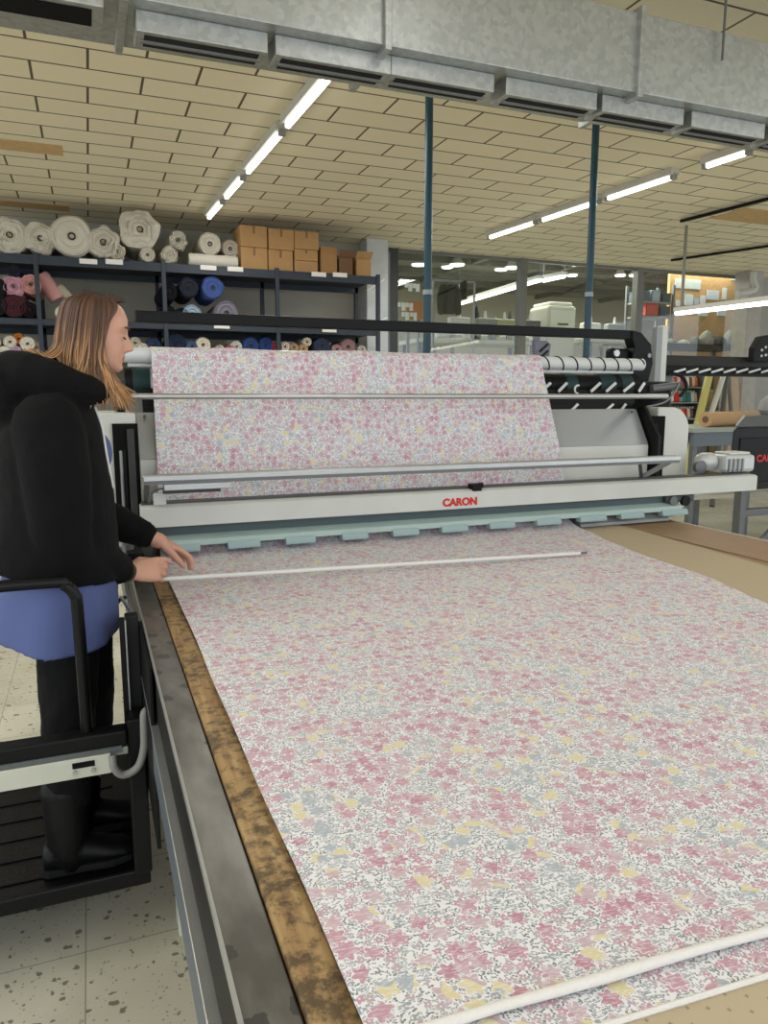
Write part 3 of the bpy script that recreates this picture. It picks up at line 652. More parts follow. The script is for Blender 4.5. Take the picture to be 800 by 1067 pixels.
# upper beam and its right arm
MB().prism([(.20,3.28,1.905),(.20,3.28,1.952),(.20,3.33,1.952),(.20,3.33,1.905)], (2.55,0,0)).build('upper_beam', BLACK, m, bevel=.004)
a = [(2.74,1.952),(2.80,1.942),(2.87,1.88),(2.89,1.78),(2.86,1.66),(2.73,1.66),(2.73,1.74),(2.76,1.86),(2.74,1.905)]
ar = MB().prism([(x,3.27,z) for x, z in a], (0,.07,0)).build('beam_arm', BLACK, m, bevel=.005)
MB().cyl((2.855,3.262,1.82), (2.855,3.272,1.82), .012, n=12).build('bolt', ALU_D, ar, smooth=True)
pb = MB().box(2.63, 2.76, 3.30, 3.36, 1.73, 1.86).build('pivot_plate', BLACK, m, bevel=.02)
MB().cyl((2.66,3.29,1.83), (2.66,3.30,1.83), .018, n=14).build('bolt', ALU, pb, smooth=True)
MB().box(2.90, 3.11, 3.385, 3.455, 1.49, 1.56).build('post_foot', BLACK, m, bevel=.004)
MB().box(2.72, 2.93, 3.15, 3.32, 1.52, 1.68).build('arm_mount', BLACK, m, bevel=.02)
MB().cyl((2.77,3.14,1.64), (2.97,3.14,1.66), .02).build('mount_pin', GREYM, m, smooth=True)
MB().tube(bez([(2.94,3.12,1.67),(2.90,3.11,1.62),(2.83,3.10,1.57),(2.70,3.09,1.545),(2.62,3.09,1.53)]), .005, 8).build('air_hose', ALU_D, m, smooth=True)
MB().tube(bez([(2.90,3.12,1.72),(2.95,3.11,1.70),(2.98,3.11,1.65),(2.94,3.11,1.60)]), .009, 8).build('cable_loop', RUBBER, m, smooth=True)
MB().box(3.06, 3.10, 3.40, 3.44, 1.5, 2.0).build('post', WHITE_P, m, bevel=.003)
MB().box(3.02, 3.06, 3.40, 3.44, 1.5, 1.99).build('post_channel', ALU_D, m, bevel=.003)
q = at(568, 356, 3.3)
br = MB().prism([(q.x-.05,3.32,1.885),(q.x-.035,3.32,1.73),(q.x+.03,3.32,1.73),(q.x+.05,3.32,1.87),(q.x+.02,3.32,1.885)], (0,.03,0)).build('beam_bracket', mat('bracket_grey', (110,112,120), .5), m, bevel=.002)
for i in range(3): MB().bar((q.x-.02,3.316,1.76+.035*i), (q.x+.03,3.316,1.80+.035*i), .01, .004, up=(0,1,0)).build('bracket_slot', BLACK, br)
# gear motor on the right end of the front beam
c = at(762, 482, 2.92)
mo = MB().box(c.x-.10, c.x+.105, 2.86, 3.0, 1.206, 1.30).build('gear_motor', mat('motor_silver', (196,198,196), .4, .3), m, bevel=.02)
MB().lathe((c.x-.11, 2.95, 1.262), (-1,0,0), [(0,.03),(0,.046),(.05,.048),(.08,.04),(.095,.025),(.10,.008)], 20).build('motor_end', mat('motor_silver', (196,198,196)), mo, smooth=True)
MB().box(c.x-.06, c.x+.08, 2.875, 2.985, 1.30, 1.312).build('terminal_cover', mat('motor_light', (214,216,212), .4), mo, bevel=.006)
for i in range(4): MB().box(c.x-.085+.03*i, c.x-.075+.03*i, 2.852, 2.862, 1.215, 1.28).build('cooling_fin', ALU_D, mo)
MB().lathe((c.x-.225, 2.93, 1.24), (0,-1,0), [(0,.03),(.01,.035),(.03,.035),(.035,.02)], 18).build('pulley', GREYM, m, smooth=True)
gb = MB().box(2.62, 2.80, 2.82, 2.88, 1.08, 1.118).build('under_gear', mat('gearbox', (60,62,62)), m, bevel=.008)
MB().cyl((2.66,2.81,1.09), (2.66,2.83,1.09), .022).build('gear_wheel', GREYM, gb, smooth=True)
MB().cyl((2.74,2.81,1.085), (2.74,2.83,1.085), .026).build('gear_wheel', BLACK, gb, smooth=True)
MB().box(2.66, 2.72, 2.87, 2.98, 1.0, 1.10).build('end_block', mat('end_block_grey', (150,154,152), .4), m, bevel=.006)
# ================================================================ STORAGE RACK AND ITS CONTENTS
YR, YB = 8.4, 9.2
SH1 = at(200, 275.5, YR).z; SH2 = at(200, 337.5, YR).z; SH3 = at(200, 397, YR).z; SH4 = .95; SH5 = .2
XL, XE = -1.6, at(396, 300, YR).x
t = thing('storage_rack', 'long blue-grey storage rack of fabric rolls against the back wall', 'rack', ((XL+XE)/2, (YR+YB)/2, 0))
for i, z in enumerate((SH1, SH2, SH3, SH4, SH5)):
    sh = MB().box(XL, XE, YR+.02, YB, z-.03, z).build('shelf', SHELFD, t, bevel=.002)
    MB().box(XL, XE, YR, YR+.03, z-.095 if i == 0 else z-.065, z-.004).build('front_beam', RACKB, sh, bevel=.003)
    MB().box(XL, XE, YB-.03, YB, z-.1, z-.03).build('rear_beam', RACKB, sh)
for px in (-70, 39, 171, 289, 394):
    x = at(px, 300, YR).x
    top = SH1+.02
    for y in (YR-.012, YB-.03):
        MB().box(x-.022, x+.022, y, y+.045, 0, top).build('upright', RACKB, t, bevel=.003)
    for z0 in (.5, 1.4): MB().bar((x, YR+.03, z0), (x, YB-.03, z0+.5), .02, .02).build('brace', RACKB, t)
for px, py in ((92,272.5),(119,273),(217,279),(245,280.5),(332,286),(354,286.5),(231,340),(343,344)):
    c = at(px, py, YR-.005); MB().box(c.x-.085, c.x+.085, YR-.016, YR-.001, c.z-.024, c.z+.024).build('label_card', LABEL, t)

def roll_mat(name, c, rings=True, rough=.8):
    if name in MATS: return MATS[name]
    m = mat(name, c, rough); n, L = nodes(m); b = n['Principled BSDF']; tc = n.new('ShaderNodeTexCoord'); g = n.new('ShaderNodeSeparateXYZ'); L.new(tc.outputs['Object'], g.inputs[0])
    nz = n.new('ShaderNodeTexNoise'); nz.inputs['Scale'].default_value = 7; L.new(tc.outputs['Object'], nz.inputs['Vector'])
    r = mth(n, L, 'SQRT', mth(n, L, 'ADD', mth(n, L, 'POWER', g.outputs[0], 2), mth(n, L, 'POWER', g.outputs[2], 2)))
    r = mth(n, L, 'MULTIPLY_ADD', nz.outputs[0], .03, r)
    wv = mth(n, L, 'MULTIPLY_ADD', mth(n, L, 'SINE', mth(n, L, 'MULTIPLY', r, 260)), .5, .5)
    a = lin(c); lo = tuple(v*.84 for v in a[:3])+(1,)
    L.new(mix(n, L, wv, lo, a), b.inputs['Base Color'])
    return m
def fabric_roll(name, label, cat, c, r, length, col, group, lump=.05, core=True, axis=(0,1,0), seed=0, coat=0, matname=None):
    # c: centre of the front face
    c = Vector(c); ax = Vector(axis).normalized()
    t = thing(name, label, cat, c, group); t['_w'] = (0,0,0)
    key = matname or 'roll_%d_%d_%d' % col
    mt = roll_mat(key, col, rough=.35 if coat else .85)
    fn = lambda q, h: 1+lump*noise.noise(Vector((math.cos(q)*1.6+seed*3.1, math.sin(q)*1.6, h*3+seed)))
    prof = [(.03, r*.16), (.022, r*.3), (.03, r*.45), (.012, r*.62), (.02, r*.78), (.004, r*.9), (.03, r)]
    prof += [(length*k, r*(1+.02*math.sin(k*9+seed))) for k in (.2,.4,.6,.8,.95)] + [(length, r*.9), (length+.01, r*.3)]
    b = MB()
    if lump > .1:       # crumpled end: finer profile pushed about by noise
        prof = [(.05, r*.06)]+[(.02+.012*math.sin(k*2.1+seed), r*k/11) for k in range(1, 11)]+[(.03, r), (.08, r*1.02)]+prof[7:]
        b.lathe((0,0,0), ax, prof, 44, fn)
        for p in b.v:
            q = p*(2.2/max(r, .05)); f = max(0, 1-abs(p.dot(ax))/.35)
            p += (Vector(noise.noise_vector(q+Vector((seed*7, 0, 0))))*.09+Vector(noise.noise_vector(q*2.3+Vector((0, seed*5, 0))))*.05)*r*(.4+f)
        b.build('roll', mt, t, smooth=True); t.children[0].data.set_sharp_from_angle(angle=math.radians(75))
    else: b.lathe((0,0,0), ax, prof, 26, fn).build('roll', mt, t, smooth=True)
    if core:
        MB().lathe((0,0,0), ax, [(.06, r*.10), (.012, r*.115), (.008, r*.16), (.012, r*.19), (.06, r*.19)], 14).build('core_tube', mat('core_hole', (58,50,42), .8), t, smooth=True)
    return t
def wad_roll(label, px, py, rp, seed, lump=.16, coat=0, col=(206,200,184), z=None, dy=0, core=True):
    c = at(px, py, YR+.04+dy); r = rp*.0106
    zc = SH1+r*(1+lump*.35) if z is None else z
    o = fabric_roll('wadding_roll', label, 'roll', (c.x, YR+.04+dy, zc), r, .72-dy, col, 'wadding rolls on the top shelf', lump, core, seed=seed, coat=coat, matname='wadding_clear' if coat else 'wadding')
    nt = MATS['wadding_clear' if coat else 'wadding'].node_tree.nodes['Principled BSDF']; nt.inputs['Roughness'].default_value = .3
    return o
wad_roll('crumpled plastic-wrapped wadding roll at the far left end of the top shelf', 10, 250, 16, 1)
wad_roll('smaller crumpled wadding roll second from left on the top shelf', 42, 252, 15, 2)
wad_roll('big grey wadding roll with dark centre hole and spiral layers on the top shelf', 75, 251, 19.5, 3, lump=.08, col=(176,170,154))
wad_roll('upright-looking white knotted wadding bundle right of the big spiral roll', 107, 249, 15.5, 4, lump=.2)
wad_roll('small wadding bundle wedged low beside the knotted white bundle', 122, 262, 8, 5, lump=.2, dy=-.0)
wad_roll('largest round white wadding roll in gathered plastic on the top shelf', 146, 246, 19, 6, z=SH1+.33)
wad_roll('small white roll with a tiny hole beneath the largest wadding roll', 154, 266, 7.5, 7, lump=.04, col=(226,222,208))
wad_roll('flattened white bundle right of the small holed roll on the top shelf', 177, 266, 8.5, 8, lump=.12, core=False)
wad_roll('crumpled grey plastic bundle lying behind the flattened white one', 186, 254, 9.5, 9, lump=.25, coat=1, z=SH1+.27, dy=.1)
wad_roll('clear plastic-wrapped roll raised above the long lying white roll', 219, 254, 12, 10, lump=.08, coat=1, z=SH1+.26, dy=.12)
wad_roll('last clear plastic roll touching the cardboard boxes', 240, 257, 9.5, 11, lump=.1, coat=1, z=SH1+.24, dy=.2)
c0, c1 = at(196, 270, YR+.12), at(247, 271, YR+.12)
fabric_roll('wadding_roll', 'long white roll lying sideways along the top shelf edge', 'roll', (c0.x, YR+.12, SH1+.07), .068, c1.x-c0.x, (216,210,196), 'wadding rolls on the top shelf', .03, True, axis=(1,0,0), seed=12, matname='wadding_lying')
# cardboard boxes
def carton(label, px0, px1, py0, py1, Yf=YR+.05, dep=.45, mt=CARD, z0=None, open_=False, tape=True):
    a, b = at(px0, py1, Yf), at(px1, py0, Yf); h = b.z-a.z; z0 = a.z if z0 is None else z0; xm = (a.x+b.x)/2
    t = thing('cardboard_box', label, 'box', (xm, Yf+dep/2, z0), 'cardboard boxes on the top shelf')
    bm = MB().box(a.x+.006, b.x-.006, Yf, Yf+dep, z0+.001, z0+h-.003)
    bm.build('carton', mt, t, bevel=.004)
    if tape: MB().box(xm-.012, xm+.012, Yf-.002, Yf+dep*.98, z0+h*.62, z0+h-.001).build('tape', mat('tan_tape', (122,90,54), .4), t)
    if open_:
        MB().prism([(a.x,Yf+.01,z0+h),(b.x,Yf+.01,z0+h),(b.x,Yf-.06,z0+h+.07),(a.x,Yf-.06,z0+h+.07)], (0,.006,.003)).build('flap', mt, t)
        MB().prism([(a.x,Yf,z0+h),(a.x,Yf+dep,z0+h),(a.x-.07,Yf+dep,z0+h+.07),(a.x-.07,Yf,z0+h+.07)], (.005,0,.003)).build('flap', mt, t)
    return b.z-a.z
h = carton('lower cardboard box of the leftmost box stack', 251, 279, 259, 280, z0=SH1); 
carton('upper cardboard box of the leftmost box stack', 250.5, 278.5, 238.5, 259, z0=SH1+h)
h = carton('lower cardboard box of the middle box stack', 279.5, 305.5, 262, 282, z0=SH1)
carton('upper cardboard box of the middle box stack', 279.5, 306.5, 242, 262, z0=SH1+h)
h = carton('bottom flat cardboard box of the right three-box stack', 306.5, 331.5, 273, 283.5, z0=SH1, tape=False)
h2 = carton('middle small cardboard box of the right three-box stack', 306.5, 331.5, 263, 273, z0=SH1+h)
carton('top cardboard box of the right three-box stack', 306.5, 332.5, 246, 263, z0=SH1+h+h2)
carton('tall single cardboard box right of the stacked boxes', 334, 351.5, 257.5, 284.5, z0=SH1, tape=False, mt=mat('tall_carton', (158,118,74), .85, var=.05))
carton('dark brown open box between the tall box and the last box', 353, 368, 268, 285, z0=SH1, mt=CARD_D, open_=True, tape=False)
carton('open cardboard box with raised flaps at the right end of the shelf', 371, 387, 269, 286, z0=SH1, open_=True, tape=False)
# rolls on the middle shelf
def fr(label, px, py, rp, col, seed, lump=.07, dy=0, shelf=SH2, rest=False, name='fabric_roll', group='fabric rolls on the middle shelf', core=True, length=None):
    c = at(px, py, YR+.03+dy); r = rp*.0106
    return fabric_roll(name, label, 'roll', (c.x, YR+.03+dy, shelf+r*1.02 if rest else c.z), r, length or .74-dy, col, group, lump, core, seed=seed)
fr('dark maroon fabric roll lying under the pink rolls in the left bay', 15, 322, 11, (70,22,34), 21, rest=True)
fr('black fabric roll at the far left of the middle shelf', -6, 320, 11.5, (26,26,30), 22, rest=True)
fr('near-black roll right of the maroon roll in the left bay', 30.5, 324, 8, (30,24,30), 23, rest=True)
fr('mauve pink spiral fabric roll second layer in the left bay', 13.5, 298, 10, (196,150,164), 24, lump=.12)
fr('black roll on top of the pile at the far left', -5, 300, 10, (24,25,32), 25)
fr('salmon pink fabric roll beside the rack upright', 32, 296, 9, (212,158,150), 26, lump=.12)
fr('navy roll topmost of the left bay pile', 14, 282, 6, (28,32,52), 27)
for lb, p0, p1, rr_, cl_ in (('salmon pink roll leaning diagonally behind the rack upright', (42,286), (60,312), 7.5, (206,152,146)), ('beige cardboard tube leaning behind the white roll', (60,299), (84,322), 5, (176,166,150)), ):
    a = at(p0[0], p0[1], YR+.25); b = at(p1[0], p1[1], YR+.25); r = rr_*.0106
    if b.z - r < SH2: b.z = SH2+r*1.1
    fabric_roll('fabric_roll', lb, 'roll', a, r, (b-a).length, cl_, 'fabric rolls on the middle shelf', .03, True, axis=(b-a), seed=31, matname=None)
fr('short white roll end just left of the woman\'s head', 64, 321, 6.5, (224,218,202), 32, rest=True, lump=.03)
for lb, px, py, rp, cl_, sd in (
  ('black roll lowest at the left of the right bay pile', 175, 322, 9, (24,25,32), 41), ('black roll second from left at the bottom of the right bay', 189, 322, 8, (26,28,36), 42)):
    fr(lb, px, py, rp, cl_, sd, rest=True)
for lb, px, py, rp, cl_, sd, lu in (
  ('black roll standing high against the upright of the right bay', 176, 304, 9, (22,24,32), 43, .08),
  ('dark navy roll in the upper middle of the right bay pile', 197, 299, 10, (28,32,50), 44, .08),
  ('bright blue fabric roll on top of the right bay pile', 222, 299.5, 11.5, (62,88,150), 45, .1)):
    fr(lb, px, py, rp, cl_, sd, lump=lu)
fr('pale blue roll below the dark navy roll', 200, 316, 10, (150,172,190), 46, rest=True)
fr('small beige-pink roll below the bright blue roll', 216.5, 321, 6, (198,172,160), 47, rest=True)
fr('large mauve grey roll right end of the blue pile', 236, 317, 12.5, (120,116,128), 48, rest=True)
o = fabric_roll('fabric_roll', 'small coral fabric roll lying next to the mauve grey roll', 'roll', (at(247, 324, YR+.2).x, YR+.2, SH2+.075), .07, .26, (206,96,88), 'fabric rolls on the middle shelf', .1, False, axis=(1,.1,0), seed=49)
# thread cones and remnant rolls on the lower shelf
low = [(-8,356,7,(222,214,196),'white'),(10,356,6,(224,218,204),'white'),(19,352.5,5.5,(196,120,48),'orange'),(28.5,358,7,(232,226,210),'cream'),(4,369,8,(228,222,208),'white'),(16,366,6,(204,176,196),'lilac'),(17,377,7,(218,214,206),'pale grey'),(38,362,5.5,(206,186,160),'beige'),(3,383,6,(230,226,216),'white'),(30,374,6,(190,180,170),'grey'),
 (60,372,8,(46,46,60),'dark'),(80,372,9,(200,190,170),'cream'),(100,370,9,(60,66,90),'blue'),(120,365,9,(170,150,140),'tan'),
 (141,357,6,(198,190,168),'pale olive'),(149,362,5,(224,216,200),'cream'),(160,360,8,(44,58,92),'slate blue'),(184,357,10,(26,40,72),'navy'),(200,361,6,(70,98,138),'steel blue'),(212,359,8,(214,206,188),'ivory'),(230,364,5,(204,196,180),'off-white'),(247,361,6,(206,204,196),'pale grey'),(262,360,9,(36,66,120),'royal blue'),(278,359,8,(30,60,120),'deep blue'),(241,365,5.5,(206,108,104),'coral'),(289,361,5.5,(160,52,72),'crimson'),(298,361,5.5,(218,210,196),'white'),(307,362,5,(186,160,130),'tan'),(317,363,5,(206,172,132),'peach'),(321,356,5,(222,212,192),'cream'),(336,360,9,(44,56,80),'dark slate'),(352,364,6,(186,150,150),'dusty pink'),(364,361,9,(156,124,122),'mauve brown'),(378,364,4.5,(222,214,198),'white')]
pos_words = {}
for i, (px, py, rp, cl_, nm) in enumerate(low):
    c = at(px, py, YR+.05); r = rp*.0106
    side = 'left of the woman' if px < 50 else ('behind the woman' if px < 130 else 'behind the fabric roller')
    nb = low[i-1][4] if i else None
    lb = '%s roll end on lower shelf %s%s' % (nm, side, ', beside the %s one' % nb if nb else ', first in row')
    # heaped on other rolls: add a hidden supporting height by letting the pile start on the shelf
    fabric_roll('thread_cone' if px < 50 and rp < 6.5 else 'fabric_roll', lb, 'roll', (c.x, YR+.05+.01*(i % 3), c.z), r, .5, cl_, 'roll ends on the lower shelf', .05, True, seed=60+i)
for i, px in enumerate((-6, 14, 34, 150, 176, 204, 232, 258, 286, 312, 340, 366)):     # bottom layer of the pile carrying them
    c = at(px, 380, YR+.2); r = .12
    fabric_roll('fabric_roll', 'grey-brown bottom roll under the lower shelf heap, %s from left' % ['first','second','third','fourth','fifth','sixth','seventh','eighth','ninth','tenth','eleventh','twelfth'][i], 'roll', (c.x, YR+.2, SH3+r), r, .5, (120+5*(i % 4), 112, 104), 'bottom rolls on the lower shelf', .05, True, seed=120+i, matname='bottom_roll_%d' % (i % 4))
# ================================================================ REAR HALL SEEN THROUGH THE GLASS
for i, (px, py, w_) in enumerate(((419,257.5,13),(436,276,9),(476,276,10),(466,278.5,7),(502,267,7),(515,265,13),(522,281,8),(534,279,10),(563,271,9),(577,268.5,13),(601,276,7),(613,274,10),(596,287,6),(660,276,11),(662,287,9),(646,287,6),(697,280,7),(715,277,13),(733,278,8))):
    c = atz(px, py, 4.06); r = .05+.009*w_
    t = thing('ceiling_downlight', '%s downlight from the left on the rear hall ceiling behind the glass' % ['first','second','third','fourth','fifth','sixth','seventh','eighth','ninth','tenth','eleventh','twelfth','thirteenth','fourteenth','fifteenth','sixteenth','seventeenth','eighteenth','nineteenth'][sorted([419,436,476,466,502,515,522,534,563,577,601,613,596,660,662,646,697,715,733]).index(px)], 'light', (c.x, c.y, 4.08), 'rear hall downlights')
    MB().lathe((c.x,c.y,4.08), (0,0,-1), [(-.1,r*.5),(-.02,r*.9),(0,r*1.1),(.012,r*1.1),(.014,r)], 20).build('housing', mat('lamp_housing', (200,198,188)), t, smooth=True)
    MB().lathe((c.x,c.y,4.066), (0,0,-1), [(0,r),(.02,r*.9),(.03,r*.4)], 20).build('diffuser', mat('downlight_lens', (250,255,248), .5, emit=6), t, smooth=True)
def rtube(p0, p1, Ya, z, label):
    a = at(*p0, Ya); X0 = a.x; 
    # horizontal lamp running towards the rear at the height of its first pixel
    d = FW*F+RT*(p1[0]-CX)-UP*(p1[1]-CY); b = EYE+d*((a.z-EYE.z)/d.z)
    t = thing('tube_light', label, 'light', (a+b)/2, 'rear hall tube lights')
    MB().bar(a+Vector((0,0,.05)), b+Vector((0,0,.05)), .12, .05).build('housing', mat('lamp_housing', (200,198,188)), t)
    MB().cyl(a, b, .028, n=8).build('tube', TUBE_E, t, smooth=True)
    for q in (a, b): MB().cyl(q+Vector((0,0,.07)), (q.x,q.y,4.15), .01, n=6).build('suspension', GREYM, t)
rtube((563,292), (478,317), 10.4, 2.9, 'long slanting tube light seen through the glass behind the beam')
rtube((588,288), (566,292.5), 10.2, 2.9, 'short tube light seen through the glass right of the long one')
OLIVE = mat('rear_table', (186,184,166), .5); RDARK = mat('rear_dark', (52,52,48), .7)
def rear_table(label, px0, px1, py, Y0, dep=.8):
    a, b = at(px0, py, Y0), at(px1, py, Y0)
    t = thing('work_table', label, 'table', ((a.x+b.x)/2, Y0+dep/2, 0), 'rear hall work tables')
    MB().box(a.x, b.x, Y0, Y0+dep, a.z-.06, a.z).build('table_top', OLIVE, t, bevel=.005)
    MB().box(a.x+.05, b.x-.05, Y0+.1, Y0+dep-.1, a.z*.45, a.z*.45+.04).build('lower_shelf', RDARK, t)
    for x in (a.x+.06, b.x-.06):
        for y in (Y0+.06, Y0+dep-.06): MB().box(x-.03, x+.03, y-.03, y+.03, 0, a.z-.06).build('leg', GREYM, t)
    return a.z
zt1 = rear_table('pale long work table behind the glass left of centre', 437, 560, 352, 10.3, .8)
rear_table('pale work table behind the glass at the right of the pole', 614, 662, 352, 10.3, .9)
rear_table('second pale work table further back behind the glass', 470, 640, 345, 12.4, .9)
# coat rail with hanging clothes
a = at(459, 300, 10.2); b = at(488, 300, 10.2)
t = thing('clothes_rail', 'thin metal clothes rail holding a dark jacket behind the glass', 'rail', ((a.x+b.x)/2, 10.2, 0))
for x in (a.x-.12, b.x+.1): MB().cyl((x,10.2,0), (x,10.2,at(470,293,10.2).z), .018, n=8).build('upright', ALU_D, t)
zr = at(470, 293, 10.2).z; MB().cyl((a.x-.12,10.2,zr), (b.x+.1,10.2,zr), .018, n=8).build('bar', ALU_D, t)
MB().box(a.x-.2, b.x+.2, 9.95, 10.45, 0, .04).build('base', GREYM, t)
def torso_garment(name, label, cat, px, py0, py1, wp, Y0, mt, sleeves=True):
    top, bot = at(px, py0, Y0), at(px, py1, Y0); w_ = wp*.0135; h = top.z-bot.z
    t = thing(name, label, cat, (top.x, Y0, bot.z)); X = top.x
    rs = []
    for k, f in ((0,.95),(.3,1),(.6,1.02),(.82,1.0),(.93,.7),(1,.28)):
        rs.append([(X+math.cos(q)*w_/2*f*.78, Y0+math.sin(q)*.09, bot.z+h*k) for q in (2*PI*i/14 for i in range(14))])
    MB().rings(rs).build('body', mt, t, smooth=True)
    if sleeves:
        for s in (-1, 1): MB().tube([(X+s*w_*.33, Y0, bot.z+h*.86), (X+s*w_*.47, Y0, bot.z+h*.5), (X+s*w_*.5, Y0-.02, bot.z+h*.06)], [.07,.065,.05], 10, rnd=True).build('sleeve', mt, t, smooth=True)
    MB().tube([(X, Y0, top.z-.02), (X, Y0, top.z+.05), (X+.03, Y0, top.z+.07)], .008, 6).build('hanger_hook', GREYM, t)
torso_garment('jacket', 'dark jacket hanging on the clothes rail behind the glass', 'jacket', 468, 297, 327, 21, 10.12, mat('dark_cloth', (42,44,38), .9))
torso_garment('bag', 'small black bag hanging right of the dark jacket', 'bag', 483, 293, 312, 8, 10.15, mat('black_cloth', (26,26,26), .9), False)
a = at(424, 314, 10.3); b = at(440, 333, 10.3)
t = thing('notice_board', 'orange notice board with papers left behind the glass', 'board', ((a.x+b.x)/2, 10.3, 0))
MB().box(a.x, b.x, 10.3, 10.34, b.z, a.z).build('panel', mat('orange_panel', (176,106,44), .7), t)
for x in (a.x+.04, b.x-.04): MB().box(x-.02, x+.02, 10.34, 10.38, 0, a.z).build('leg', GREYM, t)
for i, (px, py) in enumerate(((428,300),(421,320),(425,330))):
    q = at(px, py, 10.29); o = MB()
    for k in range(4): o.box(q.x-.1+.06*k, q.x-.05+.06*k, 10.26, 10.29, q.z-.05*(k % 2), q.z+.06)
    o.build('paper', LABEL, t)
a = at(571, 340, 10.6); b = at(601, 319, 10.6)
t = thing('cabinet', 'pale cream rounded machine cabinet behind the glass, right of centre', 'cabinet', ((a.x+b.x)/2, 11.0, 0))
MB().box(a.x, b.x, 10.6, 11.2, .0, b.z).build('body', mat('cream_cabinet', (196,192,172), .5), t, bevel=.05)
MB().box(a.x+.05, b.x-.05, 10.65, 11.15, b.z, b.z+.06).build('top_tray', mat('cream_light', (214,212,196), .5), t, bevel=.02)
MB().box(a.x+.04, b.x-.04, 10.59, 10.602, b.z-.5, b.z-.08).build('door', mat('cream_light', (214,212,196)), t)
MB().box((a.x+b.x)/2-.1, (a.x+b.x)/2+.1, 10.575, 10.59, b.z-.32, b.z-.29).build('handle', RDARK, t)
# sewing stations on the tables
def station(label, x, Y0, z, col, hp=15):
    c = Vector((x, Y0, z)); s = hp*.013
    t = thing('sewing_machine', label, 'machine', (c.x, Y0, c.z), 'sewing machines in the rear hall')
    mt = mat('sm_%d_%d_%d' % col, col, .5)
    MB().box(c.x-s, c.x+s, Y0-.1, Y0+.12, c.z, c.z+.04).build('bed', mt, t, bevel=.01)
    MB().box(c.x+s*.5, c.x+s*.9, Y0-.06, Y0+.08, c.z+.04, c.z+s*1.5).build('pillar', mt, t, bevel=.02)
    MB().box(c.x-s*.9, c.x+s*.9, Y0-.06, Y0+.08, c.z+s*1.2, c.z+s*1.9).build('arm', mt, t, bevel=.02)
    MB().box(c.x-s*.8, c.x-s*.5, Y0-.04, Y0+.06, c.z+s*.5, c.z+s*1.2).build('head', mt, t, bevel=.01)
    MB().cyl((c.x, Y0, c.z+s*1.9), (c.x, Y0, c.z+s*2.5), .03, .015).build('thread_spool', mat('spool_white', (214,210,196), .6), t)
for lb, px, col in (('white sewing machine on the rear table beside the jacket', 478, (200,198,186)), ('grey sewing machine on the rear table left of the post', 505, (120,120,112)), ('olive sewing machine on the rear table near the glass post', 525, (150,148,104)), ('dark sewing machine on the rear table right of the post', 552, (60,60,56)), ('white sewing machine on the right rear table', 615, (196,196,186)), ('grey sewing machine at the right end of the rear table', 640, (112,112,106))):
    station(lb, at(px, 345, 10.7).x, 10.7, zt1, col)
for i, (px, rp, hp, col, nm) in enumerate(((496,5,22,(46,46,42),'tall dark garment bundle on the rear table left of the grey machine'),(516,5,16,(176,172,110),'pale yellow garment pile on the rear table'),(531,4,20,(54,56,50),'dark garment bundle just left of the glass post'),(541,4,17,(70,72,64),'grey-green garment bundle against the glass post'),(450,5,8,(200,198,188),'low white cloth pile at the left end of the rear table'),(627,5,11,(188,186,170),'off-white cloth pile between the two right sewing machines'),(652,5,9,(90,70,58),'brown cloth pile at the far right of the rear table'))):
    c = at(px, 350, 10.95); r = rp*.0155; h = hp*.027
    o = MB().lathe((c.x, 10.95, zt1), (0,0,1), [(0,r*.9),(h*.2,r),(h*.5,r*.85),(h*.8,r*.6),(h*.95,r*.25),(h,r*.05)], 18, lambda q, hh: 1+.25*noise.noise(Vector((math.cos(q)*1.7+i*3, math.sin(q)*1.7, hh*8)))).build('garment_pile', mat('garment_%d' % i, col, .85, var=.2, vscale=12), smooth=True)
    tag(o, nm, 'garments', 'garment piles in the rear hall')
# shelf with crates, pin board and clutter behind the glass at the right
a = at(667, 345, 10.6); b = at(702, 300, 10.6)
t = thing('crate_shelf', 'small metal shelf with crates behind the glass beside the pin board', 'shelf', ((a.x+b.x)/2, 10.8, 0))
for x in (a.x, b.x):
    for y in (10.6, 11.0): MB().box(x-.02, x+.02, y-.02, y+.02, 0, b.z+.05).build('upright', GREYM, t)
lev = [at(680, 329, 10.6).z, at(680, 314, 10.6).z, at(680, 345, 10.6).z]
for z in lev: MB().box(a.x, b.x, 10.6, 11.0, z-.03, z).build('shelf_board', ALU_D, t)
for i, (px0, px1, z, h, col, nm) in enumerate(((669,678,lev[1],.16,(70,84,92),'blue-grey crate on the top left of the small metal shelf'),(680,689,lev[1],.18,(150,160,168),'pale crate in the middle of the small metal shelf'),(691,700,lev[1],.14,(60,66,70),'dark crate at the top right of the small metal shelf'),(675,688,lev[0],.2,(186,58,40),'red crate on the middle level of the small metal shelf'),(690,700,lev[0],.16,(48,62,80),'navy crate right of the red crate'))):
    p, q = at(px0, 320, 10.58), at(px1, 320, 10.58); mt = mat('crate_%d' % i, col, .5)
    c = thing('crate', nm, 'crate', ((p.x+q.x)/2, 10.78, z), 'crates on the small metal shelf')
    bm = MB(); w0, w1, d0, d1 = p.x, q.x, 10.62, 10.95
    for bx in ((w0,w1,d0,d1,z+.001,z+.015), (w0,w1,d0,d0+.015,z,z+h), (w0,w1,d1-.015,d1,z,z+h), (w0,w0+.015,d0,d1,z,z+h), (w1-.015,w1,d0,d1,z,z+h)): bm.box(*bx)
    bm.build('bin', mt, c, bevel=.003); MB().box(w0-.008, w1+.008, d0-.008, d1+.008, z+h, z+h+.015).build('rim', mt, c)
a = at(694, 362, 11.0); b = at(769, 283, 11.0)
t = thing('pin_board', 'large tan chipboard panel with pinned papers behind the glass at right', 'board', ((a.x+b.x)/2, 11.05, 0))
